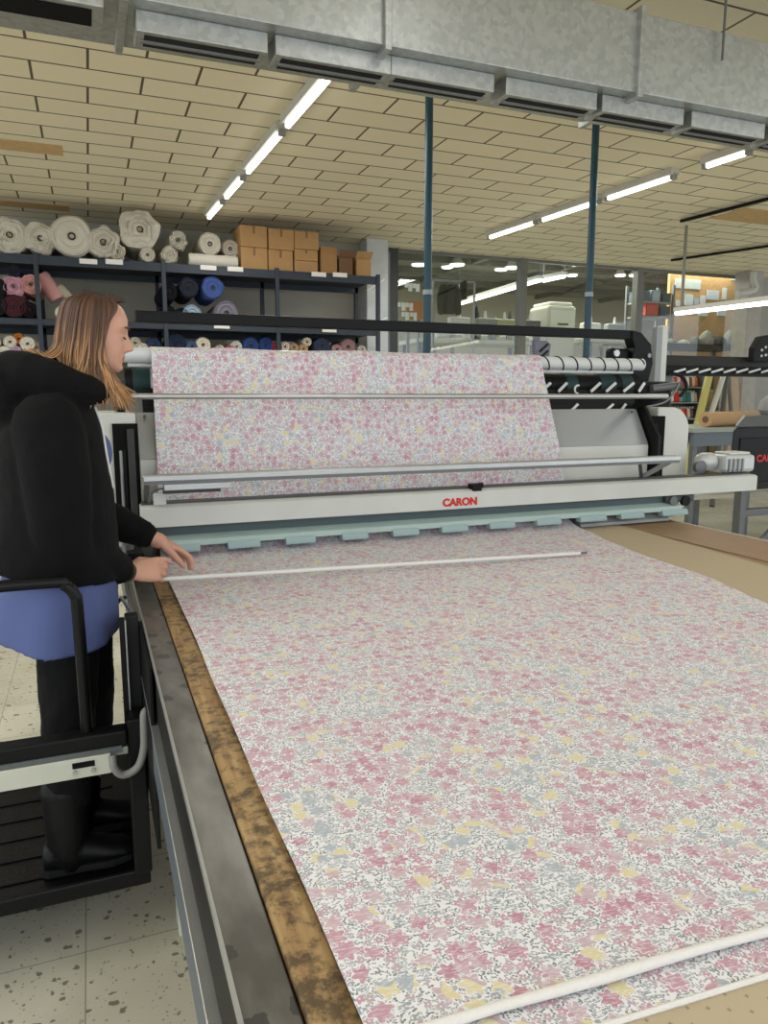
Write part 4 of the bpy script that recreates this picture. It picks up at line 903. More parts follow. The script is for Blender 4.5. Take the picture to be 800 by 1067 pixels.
MB().box(a.x, b.x, 11.0, 11.06, 0, b.z).build('panel', mat('chipboard', (190,150,96), .8, var=.16, vscale=24), t)
for px0, px1, py0, py1, c_ in ((703,730,292,300,(200,206,200)),(713,722,307,318,(210,216,222)),(723,728,311,317,(180,196,214)),(729,735,308,318,(214,216,214)),(736,749,303,312,(206,210,212)),(752,757,300,312,(214,214,212)),(727,737,322,329,(212,214,212)),(747,756,320,329,(210,212,210)),(704,709,313,319,(216,216,210)),(762,766,288,292,(190,206,190))):
    p, q = at(px0, py1, 10.99), at(px1, py0, 10.99); MB().box(p.x, q.x, 10.98, 10.999, p.z, q.z).build('paper', mat('paper_%d_%d_%d' % c_, c_, .7), t)
zz = at(730, 358.5, 9.95).z; a, b = at(692, 358, 9.95), at(769, 358, 9.95)
t = thing('bench', 'black workbench with bundles standing in front of the pin board', 'bench', ((a.x+b.x)/2, 10.22, 0))
MB().box(a.x, b.x, 9.95, 10.5, zz-.09, zz).build('bench_top', mat('dark_bench', (40,40,38), .6), t)
for x in (a.x+.05, b.x-.05):
    for y in (10.0, 10.45): MB().box(x-.03, x+.03, y-.03, y+.03, 0, zz-.09).build('leg', GREYM, t)
MB().box(a.x+.1, b.x-.1, 10.0, 10.45, zz*.55, zz*.55+.04).build('lower_shelf', GREYM, t)
for i, (px, rp, hp, col, nm) in enumerate(((699,6,7,(150,146,130),'grey olive bundle at the left end of the black workbench'),(712,7,6,(186,180,160),'pale bundle second from left on the black workbench'),(724,6,10,(110,104,90),'brown-grey bundle in the middle of the black workbench'),(736,9,17,(164,160,146),'tall pale heap of bags on the black workbench'),(748,9,12,(70,68,62),'dark bag next to the tall pale heap'),(760,8,19,(150,148,136),'grey plastic bag at the right end of the black workbench'))):
    c = at(px, 355, 10.22); r = rp*.0155; h = hp*.0155
    o = MB().lathe((c.x, 10.22, zz), (0,0,1), [(0,r*.85),(h*.2,r),(h*.5,r*.95),(h*.8,r*.6),(h*.95,r*.2),(h,r*.05)], 20, lambda q, hh: 1+.22*noise.noise(Vector((math.cos(q)*1.7+i*5, math.sin(q)*1.7, hh*9)))).build('bundle', mat('bundle_%d' % i, col, .8, var=.25, vscale=14, bump=.4, bscale=25), smooth=True)
    tag(o, nm, 'bundle', 'bundles on the black workbench')
for i, (px0, px1, py0, py1, col, nm) in enumerate(((690,712,362,372,(196,196,184),'pale carton under the black workbench at left'),(717,738,364,373,(120,60,38),'reddish brown carton under the black workbench'),(745,758,362,373,(190,160,110),'tan carton under the black workbench at right'))):
    p, q = at(px0, py1, 10.05), at(px1, py0, 10.05); z0 = zz*.55+.04
    c = thing('carton', nm, 'box', ((p.x+q.x)/2, 10.2, z0), 'cartons under the workbench')
    MB().box(p.x, q.x, 10.05, 10.35, z0+.001, z0+.3).build('body', mat('carton_%d' % i, col, .8), c, bevel=.004)
    MB().box(p.x-.008, q.x+.008, 10.04, 10.36, z0+.25, z0+.31).build('lid', mat('carton_%d' % i, col, .8), c, bevel=.004)
# thread rack low at the right
a = at(696, 437, 9.0); b = at(731, 388, 9.0)
t = thing('thread_rack', 'open rack of coloured thread cones low beside the white end cover', 'rack', ((a.x+b.x)/2, 9.1, 0))
rows = [at(710, py, 9.0).z for py in (403, 419, 436)]
MB().box(a.x-.05, b.x+.05, 9.25, 9.27, 0, b.z+.1).build('back_panel', mat('rack_back', (120,118,104), .8), t)
for x in (a.x-.04, b.x+.04): MB().box(x-.015, x+.015, 9.0, 9.25, 0, b.z+.1).build('side_panel', GREYM, t)
for z in rows: MB().box(a.x-.04, b.x+.04, 9.0, 9.25, z-.02, z).build('shelf', ALU_D, t)
cols = {'white':(222,216,204),'red':(190,44,40),'green':(46,104,88),'cream':(210,196,168),'crimson':(150,36,50),'teal':(60,120,120),'grey':(150,148,140),'orange':(206,106,56),'brown':(110,76,56),'black':(36,36,38),'pink':(206,140,140),'beige':(196,176,150)}
plan = [['white','grey','red','cream','crimson','red','white','brown','cream','orange'], ['green','white','red','red','grey','teal','green','teal','white','beige'], ['cream','grey','white','pink','white','orange','red','white','brown','black']]
def cone_at(x, z, col, label):
    mt = mat('thread_'+col, cols[col], .7)
    t = thing('thread_cone', label, 'thread', (x, 9.1, z), 'thread cones on the open rack'); t['_w'] = (x, 9.1, z)
    MB().lathe((x,9.1,z), (0,0,1), [(.0,.045),(.01,.058),(.03,.062),(.13,.050),(.15,.04),(.152,.02)], 16).build('thread', mt, t, smooth=True)
    MB().lathe((x,9.1,z+.15), (0,0,1), [(0,.018),(.03,.014),(.032,.006)], 10).build('cone', mat('cone_white', (220,218,210), .5), t, smooth=True)
od = ['first','second','third','fourth','fifth','sixth','seventh','eighth','ninth','tenth']
for r_, row in enumerate(plan):
    for i, cn in enumerate(row):
        x = a.x+.04+(b.x-a.x-.08)*i/9
        cone_at(x, rows[r_], cn, '%s thread cone, %s from left on the %s row of the open rack' % (cn, od[i], ['top','middle','bottom'][r_]))
# tubes leaning beside the thread rack
for lb, p0, p1, rp, col, Y1 in (('yellow cardboard tube leaning against the thread rack', (728,436), (739,390), 4.6, (206,196,120), 8.9), ('white plastic tube leaning second right of the yellow tube', (739,436), (754,390), 3.2, (206,206,196), 8.8), ('dark grey tube leaning between white and beige tubes', (752,436), (757,392), 3.0, (92,90,84), 8.85), ('steep grey tube leaning beside the beige board', (762,436), (759,392), 2.6, (120,118,112), 8.9)):
    p = at(*p0, Y1-.25); q = at(*p1, Y1); dd = (q-p).normalized(); foot = p-dd*(p.z/dd.z)*.995
    t = thing('tube', lb, 'tube', foot, 'tubes leaning at the right')
    MB().cyl(foot, q, rp*.0125, n=16).build('tube_body', mat('tube_%d_%d_%d' % col, col, .6), t, smooth=True)
    MB().cyl(q-dd*.001, q+dd*.01, rp*.0125*.6, n=16).build('tube_end', mat('core_hole', (58,50,42)), t, smooth=True)
p, q = at(766, 436, 8.85), at(773, 391, 9.05)
o = MB().prism([(p.x,8.85,0),(q.x+.0,8.85,0),(q.x+.03,9.15,q.z),(p.x+.03,9.15,q.z)], (0,.03,0)).build('board', mat('beige_board', (176,152,124), .7, var=.08)); tag(o, 'narrow beige board leaning right of the grey tubes', 'board')
# further table and kraft roll
p = at(735, 446, 6.2); q = at(800, 446, 6.2); zt = p.z
t = thing('packing_table', 'grey-green table carrying the kraft paper roll behind the second machine', 'table', ((p.x+9)/2, 6.6, 0))
MB().box(p.x-.15, 9.2, 6.2, 7.1, zt-.05, zt).build('table_top', mat('grey_green', (150,156,146), .5), t, bevel=.004)
MB().box(p.x-.13, 9.18, 6.22, 6.26, zt-.2, zt-.05).build('front_apron', mat('apron_blue', (96,106,114), .5), t)
for x in (p.x-.08, 7.0, 9.1):
    for y in (6.28, 7.02): MB().box(x-.03, x+.03, y-.03, y+.03, 0, zt-.05).build('leg', GREYM, t)
MB().box(p.x-.1, 9.1, 6.3, 6.9, .45, .49).build('lower_shelf', mat('pale_shelf', (176,172,156), .6), t)
c = at(737, 437, 6.35); r = .085
t = thing('kraft_roll', 'brown kraft paper roll lying on the grey-green table', 'roll', (c.x, 6.35, zt)); ax = Vector((1,.25,0)).normalized(); cc = Vector((c.x, 6.38, zt+r))
MB().lathe(cc, ax, [(.0,r*.45),(0,r*.97),(.006,r),(1.2,r),(1.21,r*.97),(1.21,r*.3)], 24).build('paper', mat('kraft_paper', (186,150,108), .75, var=.04), t, smooth=True)
MB().lathe(cc-ax*.004, ax, [(0,r*.18),(0,r*.45),(.02,r*.45),(.02,r*.18)], 20).build('core', mat('core_brown', (110,84,60), .8), t, smooth=True)
# second spreading machine: dark cradle beam, bracket and console
p = at(694, 378, 6.0); q = at(838, 378, 6.0)
t = thing('second_spreading_machine', 'dark beam of a second spreading machine behind the first at right', 'machine', ((p.x+q.x)/2, 5.9, 0))
MB().box(p.x, q.x, 5.98, 6.06, at(750,382,6).z, at(750,371.5,6).z).build('beam', mat('olive_black', (44,44,40), .5), t, bevel=.004)
MB().box(p.x, q.x, 5.95, 6.1, at(750,392,6).z, at(750,389.5,6).z).build('lower_beam', BLACK, t)
zb = at(750,386.5,6).z
for px in range(702, 800, 13):
    u = at(px, 388, 5.97); v = at(px+12, 384.5, 5.97); MB().bar(u, v, .012, .02).build('slot', mat('slot_white', (215,217,214)), t)
MB().box(p.x, q.x, 6.0, 6.03, at(750,390,6).z, at(750,381,6).z).build('slotted_panel', BLACK, t)
for x in (p.x+.1, q.x-.1): MB().box(x-.04, x+.04, 6.06, 6.14, 0, at(750,375,6).z).build('post', GREYM, t)
u = at(790, 365, 5.9)
k = MB().prism([(u.x-.10,5.86,u.z-.12),(u.x-.10,5.86,u.z+.02),(u.x-.02,5.86,u.z+.14),(u.x+.10,5.86,u.z+.16),(u.x+.2,5.86,u.z+.05),(u.x+.2,5.86,u.z-.12)], (0,.08,0)).build('side_bracket', BLACK, t, bevel=.01)
for dx, dz in ((0,0),(.05,.03),(.10,.05),(0,-.06),(.06,-.05),(.11,-.04)): MB().cyl((u.x+dx,5.85,u.z+dz), (u.x+dx,5.86,u.z+dz), .014, n=10).build('bolt', mat('bolt_light', (196,196,192), .4), k, smooth=True)
Yc = 3.6
c0, c1 = at(758, 512, Yc), at(830, 444, Yc)
t = thing('control_console', 'black control console on grey legs at the right edge', 'console', ((c0.x+c1.x)/2, Yc+.2, 0))
bd = MB().prism([(c0.x+.03,Yc,c0.z),(c0.x,Yc,c0.z+.06),(c0.x+.01,Yc,c1.z-.02),(c0.x+.04,Yc,c1.z),(c1.x,Yc,c1.z),(c1.x,Yc,c0.z)], (.46,.42,0)).build('body', mat('console_black', (30,31,33), .45), t, bevel=.012)
MB().box(c0.x+.07, c1.x-.03, Yc-.008, Yc+.01, c0.z+.05, c1.z-.07).build('front_panel', mat('console_panel', (22,22,24), .5), bd, bevel=.006)
p = at(802, 478.5, Yc-.01); text_mesh('lettering', 'CARON', RED, bd, (p.x, Yc-.010, p.z-.012), .062, (1,0,0), (0,0,1), sx=1.1, depth=.001, bold=.002)
MB().prism([(c0.x+.05,Yc+.02,c1.z),(c0.x+.16,Yc+.05,c1.z+.07),(c1.x,Yc+.05,c1.z+.07),(c1.x,Yc+.02,c1.z)], (.36,.34,0)).build('sloped_top', mat('console_grey', (88,90,90), .45), t, bevel=.006)
for px, dy in ((768,0.03),(768,.36),(826,.03),(826,.36)):
    x = at(px, 530, Yc+.05).x+dy*1.05; MB().box(x-.025, x+.025, Yc+dy, Yc+dy+.05, 0, c0.z).build('leg', GREYM, t, bevel=.003)
x0, x1 = at(768, 530, Yc+.05).x, at(826, 530, Yc+.05).x; zr = at(785, 533, Yc+.05).z
MB().box(x0, x1, Yc+.035, Yc+.075, zr-.03, zr+.02).build('stretcher', GREYM, t, bevel=.002)
MB().bar((x0+.10, Yc+.05, at(788,560,Yc).z-.15), (x1, Yc+.05, zr), .03, .04).build('diagonal_brace', GREYM, t)
c = at(796, 422, Yc+.2)
o = MB().lathe((c.x+.17, Yc+.2, c1.z+.072), (0,0,1), [(0,.13),(.03,.15),(.09,.14),(.13,.10),(.155,.04),(.158,.005)], 24, lambda q, h: 1+.16*noise.noise(Vector((math.cos(q)*1.5, math.sin(q)*1.5, h*7)))).build('grey_cover', mat('grey_cloth', (150,152,152), .8, bump=.3, bscale=12), smooth=True)
tag(o, 'crumpled light grey cover lying on top of the black console', 'cover')
# ================================================================ OPERATOR PLATFORM
t = thing('operator_platform', 'black ribbed operator platform with tube rail hung beside the table', 'platform', (-.3, 2.5, 0))
TRAY = mat('black_tray', (12,12,13), .4, bump=.15, bscale=120)
tr = MB().box(-.9, .085, 2.08, 2.98, .20, .222).build('tray', TRAY, t, bevel=.006)
for i in range(7): MB().box(-.86, .0, 2.16+.115*i, 2.19+.115*i, .2215, .229).build('rib', TRAY, tr, bevel=.003)
MB().box(-.9, .09, 2.07, 2.085, .19, .24).build('front_lip', TRAY, t, bevel=.006)
MB().box(.072, .09, 2.08, 2.98, .19, .30).build('side_lip', TRAY, t, bevel=.008)
MB().box(-.9, .09, 2.97, 2.99, .165, .24).build('rear_lip', TRAY, t, bevel=.004)
for x in (-.8, .0):
    for y in (2.55, 2.85):
        MB().cyl((x-.02, y, .075), (x+.02, y, .075), .074, n=18).build('caster', RUBBER, t, smooth=True); MB().box(x-.03, x+.03, y-.02, y+.02, .13, .2).build('caster_fork', GREYM, t)
MB().box(.045, .092, 1.995, 2.075, .275, .735).build('corner_post', BLACK, t, bevel=.006)
MB().box(.058, .094, 2.08, 2.12, .55, 1.0).build('side_panel', mat('panel_black', (24,24,25), .5), t, bevel=.003)
MB().box(.094, .1035, 1.74, 2.14, .50, .965).build('skid_plate', BLACK, t, bevel=.002)
MB().box(.042, .056, 2.06, 2.08, .70, 1.0).build('thin_post', BLACK, t)
MB().box(.0565, .060, 2.062, 2.08, .70, .995).build('post_edge', ALU, t)
MB().box(.062, .092, 2.13, 2.97, .25, .55).build('side_skirt', BLACK, t)
MB().box(-.9, .045, 1.985, 2.04, .668, .712).build('top_bar', BLACK, t, bevel=.006)
cb = MB().box(-.9, .0, 1.975, 1.99, .603, .658).build('cream_rail', CREAM, t, bevel=.002)
MB().box(-.9, .03, 1.98, 2.03, .655, .672).build('grey_channel', mat('channel_grey', (88,92,92), .5), t)
MB().box(.0, .045, 1.985, 2.03, .645, .665).build('end_plate', mat('end_plate', (150,150,140), .5), t, bevel=.002)
for x0 in (-.095, -.6): MB().box(x0, x0+.055, 1.9735, 1.9752, .632, .648).build('rail_slot', mat('dark_opening', (14,14,14)), cb)
for x in (-.09, -.045, -.6, -.55): MB().cyl((x, 1.968, .622), (x, 1.976, .622), .006, n=10).build('bolt', ALU, cb, smooth=True)
for x in (-.052, -.78):
    pass
MB().tube(bez([(-.78,2.02,.70),(-.78,2.02,1.06),(-.775,2.02,1.10),(-.74,2.02,1.127),(-.5,2.02,1.128),(-.12,2.02,1.128),(-.085,2.02,1.118),(-.063,2.02,1.09),(-.058,2.02,1.04),(-.055,2.02,.70)], 6), .0155, 14).build('tube_rail', mat('black_tube', (14,14,15), .3), t, smooth=True)
hk = [at(150,744,1.96), at(150,760,1.96), at(150,778,1.96), at(146,795,1.96), at(138,804,1.96), at(127,807,1.96), at(119,800,1.96), at(117,787,1.97)]
MB().tube(bez([hk[0]+Vector((.03,.03,.012)), hk[0]+Vector((.01,.01,.006))]+hk, 5), .0105, 12).build('grey_hose', HOOK, t, smooth=True)
q = at(155, 757, 1.98); MB().cyl((q.x, 1.97, q.z), (q.x, 2.0, q.z), .009).build('green_button', mat('lime_button', (150,160,40), .5), t, smooth=True)
p = at(126, 622, 2.35); q = at(149, 659, 2.12)
MB().cyl(p, q, .005, n=8).build('gas_strut', ALU, t, smooth=True)
MB().tube(bez([at(120,598,2.34), at(121,615,2.34), at(119,632,2.33), at(124,626,2.35), at(131,622,2.36)]), .006, 8).build('strap', BLACK, t, smooth=True)
# ================================================================ THE WOMAN
HO = Vector((.038, 2.27, 1.78)); HS = .9; HT = math.radians(8)
HX = Vector((math.cos(HT), -.04, -math.sin(HT))).normalized(); HZ = Vector((math.sin(HT), 0, math.cos(HT))); HY = HZ.cross(HX).normalized(); HZ = HX.cross(HY)
def hw(p): return HO+(HX*p[0]+HY*p[1]+HZ*p[2])*HS
def hl(p): d = Vector(p)-HO; return Vector((d.dot(HX), d.dot(HY), d.dot(HZ)))/HS
SKIN = mat('skin', (204,154,130), .5, var=.05, vscale=20); SKIN.node_tree.nodes['Principled BSDF'].inputs['Subsurface Weight'].default_value = .08
SKIN.node_tree.nodes['Principled BSDF'].inputs['Subsurface Radius'].default_value = (.01,.004,.002)
body = MB()
HEADT = [(-.118,.018,.012,.062),(-.114,.034,-.005,.070),(-.104,.047,-.022,.076),(-.09,.056,-.042,.077),(-.07,.063,-.062,.079),(-.05,.068,-.078,.080),(-.03,.071,-.088,.080),(0,.074,-.096,.079),(.02,.0755,-.099,.084),(.05,.073,-.098,.081),(.08,.062,-.088,.066),(.10,.043,-.070,.040),(.110,.022,-.045,.010),(.113,.008,-.03,-.008)]
def g(v, s): return math.exp(-(v/s)**2)
rs = []
for i in range(61):
    z = -.118+(.231)*i/60; w_ = interp(z, [(a[0], a[1]) for a in HEADT]); xb = interp(z, [(a[0], a[2]) for a in HEADT]); xf = interp(z, [(a[0], a[3]) for a in HEADT])
    ring = []
    for j in range(72):
        q = 2*PI*j/72; c, s_ = math.cos(q), math.sin(q)
        x = (xf+xb)/2+(xf-xb)/2*(abs(c)**.9)*(1 if c > 0 else -1); y = w_*(abs(s_)**.92)*(1 if s_ > 0 else -1)
        if c > 0:
            nose = interp(z, [(-.056,0),(-.050,.010),(-.044,.021),(-.036,.0255),(-.028,.022),(-.01,.013),(.008,.004),(.02,0)])
            x += 1.18*nose*g(y, interp(z, [(-.045,.0125),(-.02,.009),(.01,.008)]))
            x += .007*g(abs(y)-.013, .006)*g(z+.043, .008)                                    # nostril wings
            x += -.009*g(abs(y)-.031, .014)*g(z+.003, .013)+.0055*g(abs(y)-.032, .009)*g(z+.004, .007)   # sockets, lids
            x += .004*g(abs(y)-.03, .02)*g(z-.02, .008)                                       # brow
            x += .0055*g(y, .017)*g(z+.0655, .0045)+.006*g(y, .015)*g(z+.078, .005)-.004*g(y, .02)*g(z+.0715, .0025)   # lips
            x += -.003*g(y, .02)*g(z+.088, .006)+.005*g(y, .017)*g(z+.103, .009)              # chin
            x += .003*g(abs(y)-.045, .02)*g(z+.03, .02)                                       # cheek
        ring.append(hw((x, y, z)))
    rs.append(ring)
body.rings(rs)
for sy in (-1, 1):
    body.ell(hw((-.012, sy*.074, -.012)), (HX*.016), (HZ*.030), (HY*.007), 12, 8)
def limb(b, pts, rr, n=18): b.tube(bez(pts, 4), [r for r in spread(rr, 4)], n, rnd=True)
def spread(rr, n):
    out = []
    for a, b in zip(rr, rr[1:]): out += [a+(b-a)*k/n for k in range(n)]
    return out+[rr[-1]]
def er(c, rx, ry, n=28, tilt=0): return [Vector((c[0]+rx*math.cos(q), c[1]+ry*math.sin(q), c[2]+tilt*math.cos(q))) for q in (2*PI*k/n for k in range(n))]
limb(body, [hw((-.02,0,-.04)), hw((-.03,0,-.11)), (-.045,2.27,1.58), (-.07,2.27,1.50)], [.052,.05,.055,.07])
body.rings([er((-.09,2.27,z), rx, ry) for z, rx, ry in ((.88,.08,.10),(.95,.10,.15),(1.1,.09,.13),(1.25,.09,.13),(1.4,.10,.145),(1.5,.08,.14),(1.55,.05,.09))])
SHR, ELR, WRR = Vector((-.10,2.10,1.51)), Vector((-.075,2.12,1.19)), at(133, 596, 2.315)
SHL, ELL, WRL = Vector((-.07,2.44,1.51)), Vector((-.06,2.53,1.255)), at(160, 561, 2.49)
for S_, E_, W_ in ((SHR, ELR, WRR), (SHL, ELL, WRL)):
    limb(body, [S_, (S_+E_)/2, E_], [.05,.045,.038]); limb(body, [E_, E_+(W_-E_)*.35, E_+(W_-E_)*.8, W_, W_+(W_-E_).normalized()*.02], [.038,.038,.028,.0255,.026])
for y, xk, xa in ((2.18,-.10,-.125), (2.37,-.045,-.09)):
    limb(body, [(-.09,y,.93), (xk-.01,y,.66), (xk-.02,y,.5), (xa,y,.27)], [.08,.052,.048,.036])
    body.rings([[Vector((x, y+w_*math.cos(q), .232+h*(1+math.sin(q)))) for q in (2*PI*k/14 for k in range(14))] for x, w_, h in ((xa-.06,.02,.025),(xa-.03,.03,.035),(xa+.04,.034,.034),(xa+.10,.04,.022),(xa+.15,.034,.014),(xa+.165,.02,.01))])
def hand(b, W, d, n, side, curls, spreads, thumb, sc=1.0):
    d = Vector(d).normalized(); n = (Vector(n)-d*Vector(n).dot(d)).normalized(); s = (n.cross(d) if side == 'R' else d.cross(n)).normalized()
    if side == 'R' and False: s = -s
    W = Vector(W); rs = []
    for tt, hw_, ht in ((-.012,.022,.018),(.01,.0255,.018),(.03,.033,.0175),(.06,.0385,.016),(.083,.0395,.0135),(.093,.035,.010)):
        c = W+d*tt*sc; rs.append([c+s*hw_*sc*math.cos(q)+n*ht*sc*math.sin(q) for q in (2*PI*k/16 for k in range(16))])
    b.rings(rs); tips = []
    for k, (off, ln, r) in enumerate(((.029,.072,.0090),(.0098,.080,.0092),(-.0098,.074,.0088),(-.0275,.058,.0078))):
        p = W+(d*.072+s*off)*sc; pts = [p, W+(d*(.090 if k < 3 else .083)+s*off*1.05)*sc]; a = 0; dd = (d+s*spreads[k]).normalized()
        for seg, cv in zip((.46,.29,.25), curls[k]):
            a += math.radians(cv); pts.append(pts[-1]+(dd*math.cos(a)-n*math.sin(a))*ln*seg*sc)
        b.tube(pts, [r*sc, r*1.05*sc, r*sc, r*.92*sc, r*.78*sc], 10, rnd=True); tips.append(pts[-1])
    p = W+(d*.02+s*.018-n*.004)*sc; pts = [p]
    for ln, v in zip((.042,.034,.028), thumb):
        v = (d*v[0]+s*v[1]-n*v[2]).normalized(); pts.append(pts[-1]+v*ln*sc)
    b.tube(pts, [.013*sc,.0125*sc,.0105*sc,.0085*sc], 10, rnd=True)
    return tips, pts[-1]
gr = ROD_A-ROD_D*.01+Vector((0,0,.01))
dR = (gr-WRR); HR = hand(body, WRR, dR+Vector((.02,0,.025)), (-.2,-1,.55), 'R', ((14,26,18),(26,40,25),(34,46,28),(40,50,30)), (.02,0,-.02,-.06), ((.72,.5,.42),(.9,.1,.45),(.95,-.1,.4)), 1.05)
tgt = at(203, 591, 2.56)
HLh = hand(body, WRL, tgt-WRL+Vector((0,0,.035)), (.45,.15,1), 'L', ((12,30,25),(14,22,18),(16,24,18),(20,26,20)), (.24,.09,-.08,-.26), ((.75,.55,.35),(.9,.25,.4),(.95,.05,.35)), 1.08)
bo = body.build('person', SKIN, fix=False)
tag(bo, 'woman in black jacket and blue tunic leaning over the table with the rod', 'person')
voxel(bo, .0036, 2)
LIP = mat('lips', (172,92,88), .45)
bo.data.materials.append(LIP); off = Vector(bo['_w'])
for p in bo.data.polygons:
    q = hl(p.center+off)
    if q.x > .06 and abs(q.y) < .021*(1-((q.z+.0715)/.016)**2) and -.0835 < q.z < -.0600: p.material_index = 1
DARKH = mat('brow_brown', (70,48,34), .7)
for nm, sy in (('eyebrow', -1), ('eyebrow', 1)):
    MB().tube(bez([hw((.0865,sy*.014,.019)), hw((.0865,sy*.028,.0245)), hw((.076,sy*.047,.021))], 4), [.0018]+[.0032]*7+[.001], 6).build(nm, DARKH, bo, smooth=True)
for sy in (-1, 1):
    MB().tube(bez([hw((.079,sy*.019,-.009)), hw((.0795,sy*.031,-.012)), hw((.073,sy*.043,-.008))], 4), [.001]+[.0022]*7+[.001], 6).build('eyelashes', mat('lash_dark', (40,28,22), .7), bo, smooth=True)
# nails
# ---- trousers, boots
JET = mat('black_denim', (10,10,12), .85, bump=.2, bscale=90)
tb = MB()
tb.rings([er((-.09,2.27,z), rx, ry) for z, rx, ry in ((.86,.06,.10),(.92,.10,.15),(1.0,.11,.165),(1.1,.11,.16),(1.15,.10,.15))])
for y, xk, xa in ((2.18,-.10,-.125), (2.37,-.045,-.09)):
    limb(tb, [(-.09+(.03 if y > 2.3 else 0),y,.95), (xk-.005+.0,y,.70), (xk-.015,y,.55), (xa,y,.42)], [.088,.075,.066,.058])
tr_ = tb.build('trousers', JET, bo, fix=False); voxel(tr_, .007, 3, (.012,.06))
LEA = mat('black_leather', (11,11,12), .42, bump=.15, bscale=70)
for y, xa in ((2.18,-.125), (2.37,-.09)):
    b = MB(); limb(b, [(xa-.005,y,.48), (xa-.005,y,.38), (xa-.005,y,.30), (xa+.0,y,.262)], [.064,.062,.055,.052])
    b.rings([[Vector((x, y+w_*math.cos(q), .2335+h*(1+math.sin(q))*.5)) for q in (2*PI*k/18 for k in range(18))] for x, w_, h in ((xa-.075,.03,.07),(xa-.06,.04,.09),(xa+.0,.045,.11),(xa+.06,.046,.085),(xa+.11,.05,.066),(xa+.15,.046,.056),(xa+.172,.034,.045),(xa+.182,.015,.03))])
    bt = b.build('boot', LEA, bo, fix=False); voxel(bt, .006, 2)
    sl = MB().prism([(xa-.078,y-.03,.2305),(xa-.06,y-.043,.2305),(xa+.03,y-.043,.2305),(xa+.11,y-.052,.2305),(xa+.165,y-.036,.2305),(xa+.19,y,.2305),(xa+.165,y+.036,.2305),(xa+.11,y+.052,.2305),(xa+.03,y+.043,.2305),(xa-.06,y+.043,.2305),(xa-.078,y+.03,.2305)], (0,0,.02)).build('sole', RUBBER, bt)
# ---- blue tunic
BLU = mat('blue_cotton', (78,90,136), .85, bump=.15, bscale=140)
b = MB()
prof = [(.905,-.13,.17,.222),(.95,-.125,.168,.215),(1.05,-.11,.158,.2),(1.15,-.10,.14,.175),(1.3,-.095,.125,.16),(1.42,-.09,.125,.155),(1.5,-.085,.10,.13)]
rs = []
for z, cx, rx, ry in prof:
    k = max(0, (1.15-z)/.25)
    rs.append([Vector((cx+(rx+k*.008*math.sin(q*7+1))*math.cos(q), 2.27+(ry+k*.008*math.sin(q*7+1))*math.sin(q), z+k*.05*max(0, -math.cos(q)))) for q in (2*PI*j/56 for j in range(56))])
b.rings(rs); b.ell((.005,2.285,1.44), (.052,0,0), (0,.05,0), (0,0,.07))
tu = b.build('tunic', BLU, bo, fix=False); voxel(tu, .007, 2, (.006,.08))
# ---- black jacket
FLE = mat('black_fleece', (11,11,12), .95, bump=.25, bscale=260)
b = MB()
b.rings([er((cx,2.27,z), rx, ry, 36, tl) for z, cx, rx, ry, tl in ((1.105,-.115,.170,.205,-.03),(1.15,-.112,.172,.207,-.03),(1.25,-.105,.162,.2,-.01),(1.35,-.10,.15,.2,0),(1.43,-.105,.148,.205,0),(1.50,-.105,.138,.205,0),(1.55,-.095,.115,.18,0),(1.59,-.08,.09,.13,0),(1.63,-.06,.075,.085,0),(1.65,-.055,.07,.075,0))])
limb(b, [SHR+Vector((.0,.015,.015)), SHR+(ELR-SHR)*.35+Vector((-.0,-.01,0)), ELR+Vector((-.005,0,.0)), ELR+(WRR-ELR)*.5+Vector((0,0,.004)), ELR+(WRR-ELR)*.84], [.088,.086,.075,.062,.046], 24)
limb(b, [SHL+Vector((0,-.01,.01)), (SHL+ELL)/2, ELL, ELL+(WRL-ELL)*.5, ELL+(WRL-ELL)*.88], [.085,.078,.07,.058,.043], 24)
hood = []; hr = []
for k in range(13):
    q = math.radians(38+(322-38)*k/12); back = (1-math.cos(q))/2
    hood.append((-.045+(.085+.06*back)*math.cos(q), 2.27+(.10+.03*back)*math.sin(q), 1.605+.055*back)); hr.append(.03+.036*back)
b.tube(hood, hr, 18, rnd=True)
b.ell((-.20,2.27,1.60), (.075,0,.01), (0,.14,0), (-.03,0,.12), 20, 12)
jk = b.build('jacket', FLE, bo, fix=False); voxel(jk, .0075, 4, (.012,.09))
from mathutils.bvhtree import BVHTree
bv = BVHTree.FromPolygons([v.co+off for v in jk.data.vertices], [tuple(p.vertices) for p in jk.data.polygons])
def on_jacket(px, py, lift):
    d = (FW*F+RT*(px-CX)-UP*(py-CY)).normalized()
    for sh in range(0, 14):
        d = (FW*F+RT*(px-sh-CX)-UP*(py-CY)).normalized(); h = bv.ray_cast(EYE, d)
        if h[0] is not None and h[0].y < 2.6: return h[0]+h[1]*lift
    return None
zp = [on_jacket(px, py, .003) for px, py in ((103,425),(105,445),(109,468),(113,490),(117,508),(121,525),(124,542),(125,556))]
zz_ = []
for p in zp:
    if p and p.y < 2.36 and (not zz_ or (p-zz_[-1]).length < .10): zz_.append(p)
zp = zz_
if len(zp) > 2: MB().tube(bez(zp, 5), .0032, 8, rnd=True).build('white_cord', mat('white_cord', (226,226,222), .5), jk, smooth=True)
# cuffs
for E_, W_, r in ((ELR, WRR, .047), (ELL, WRL, .044)):
    d = (W_-E_).normalized(); c = E_+(W_-E_)*(.84 if r > .045 else .88)
    MB().lathe(c-d*.02, d, [(-.012,r*.9),(0,r*1.02),(.02,r*1.02),(.03,r*.92),(.028,r*.7)], 24).build('cuff', FLE, jk, smooth=True)
# watch strap at the near wrist
d = (WRR-ELR).normalized(); MB().lathe(WRR-d*.012, d, [(0,.024),(0,.029),(.016,.029),(.016,.024)], 20).build('wrist_strap', mat('strap_olive', (52,48,36), .6), bo, smooth=True)
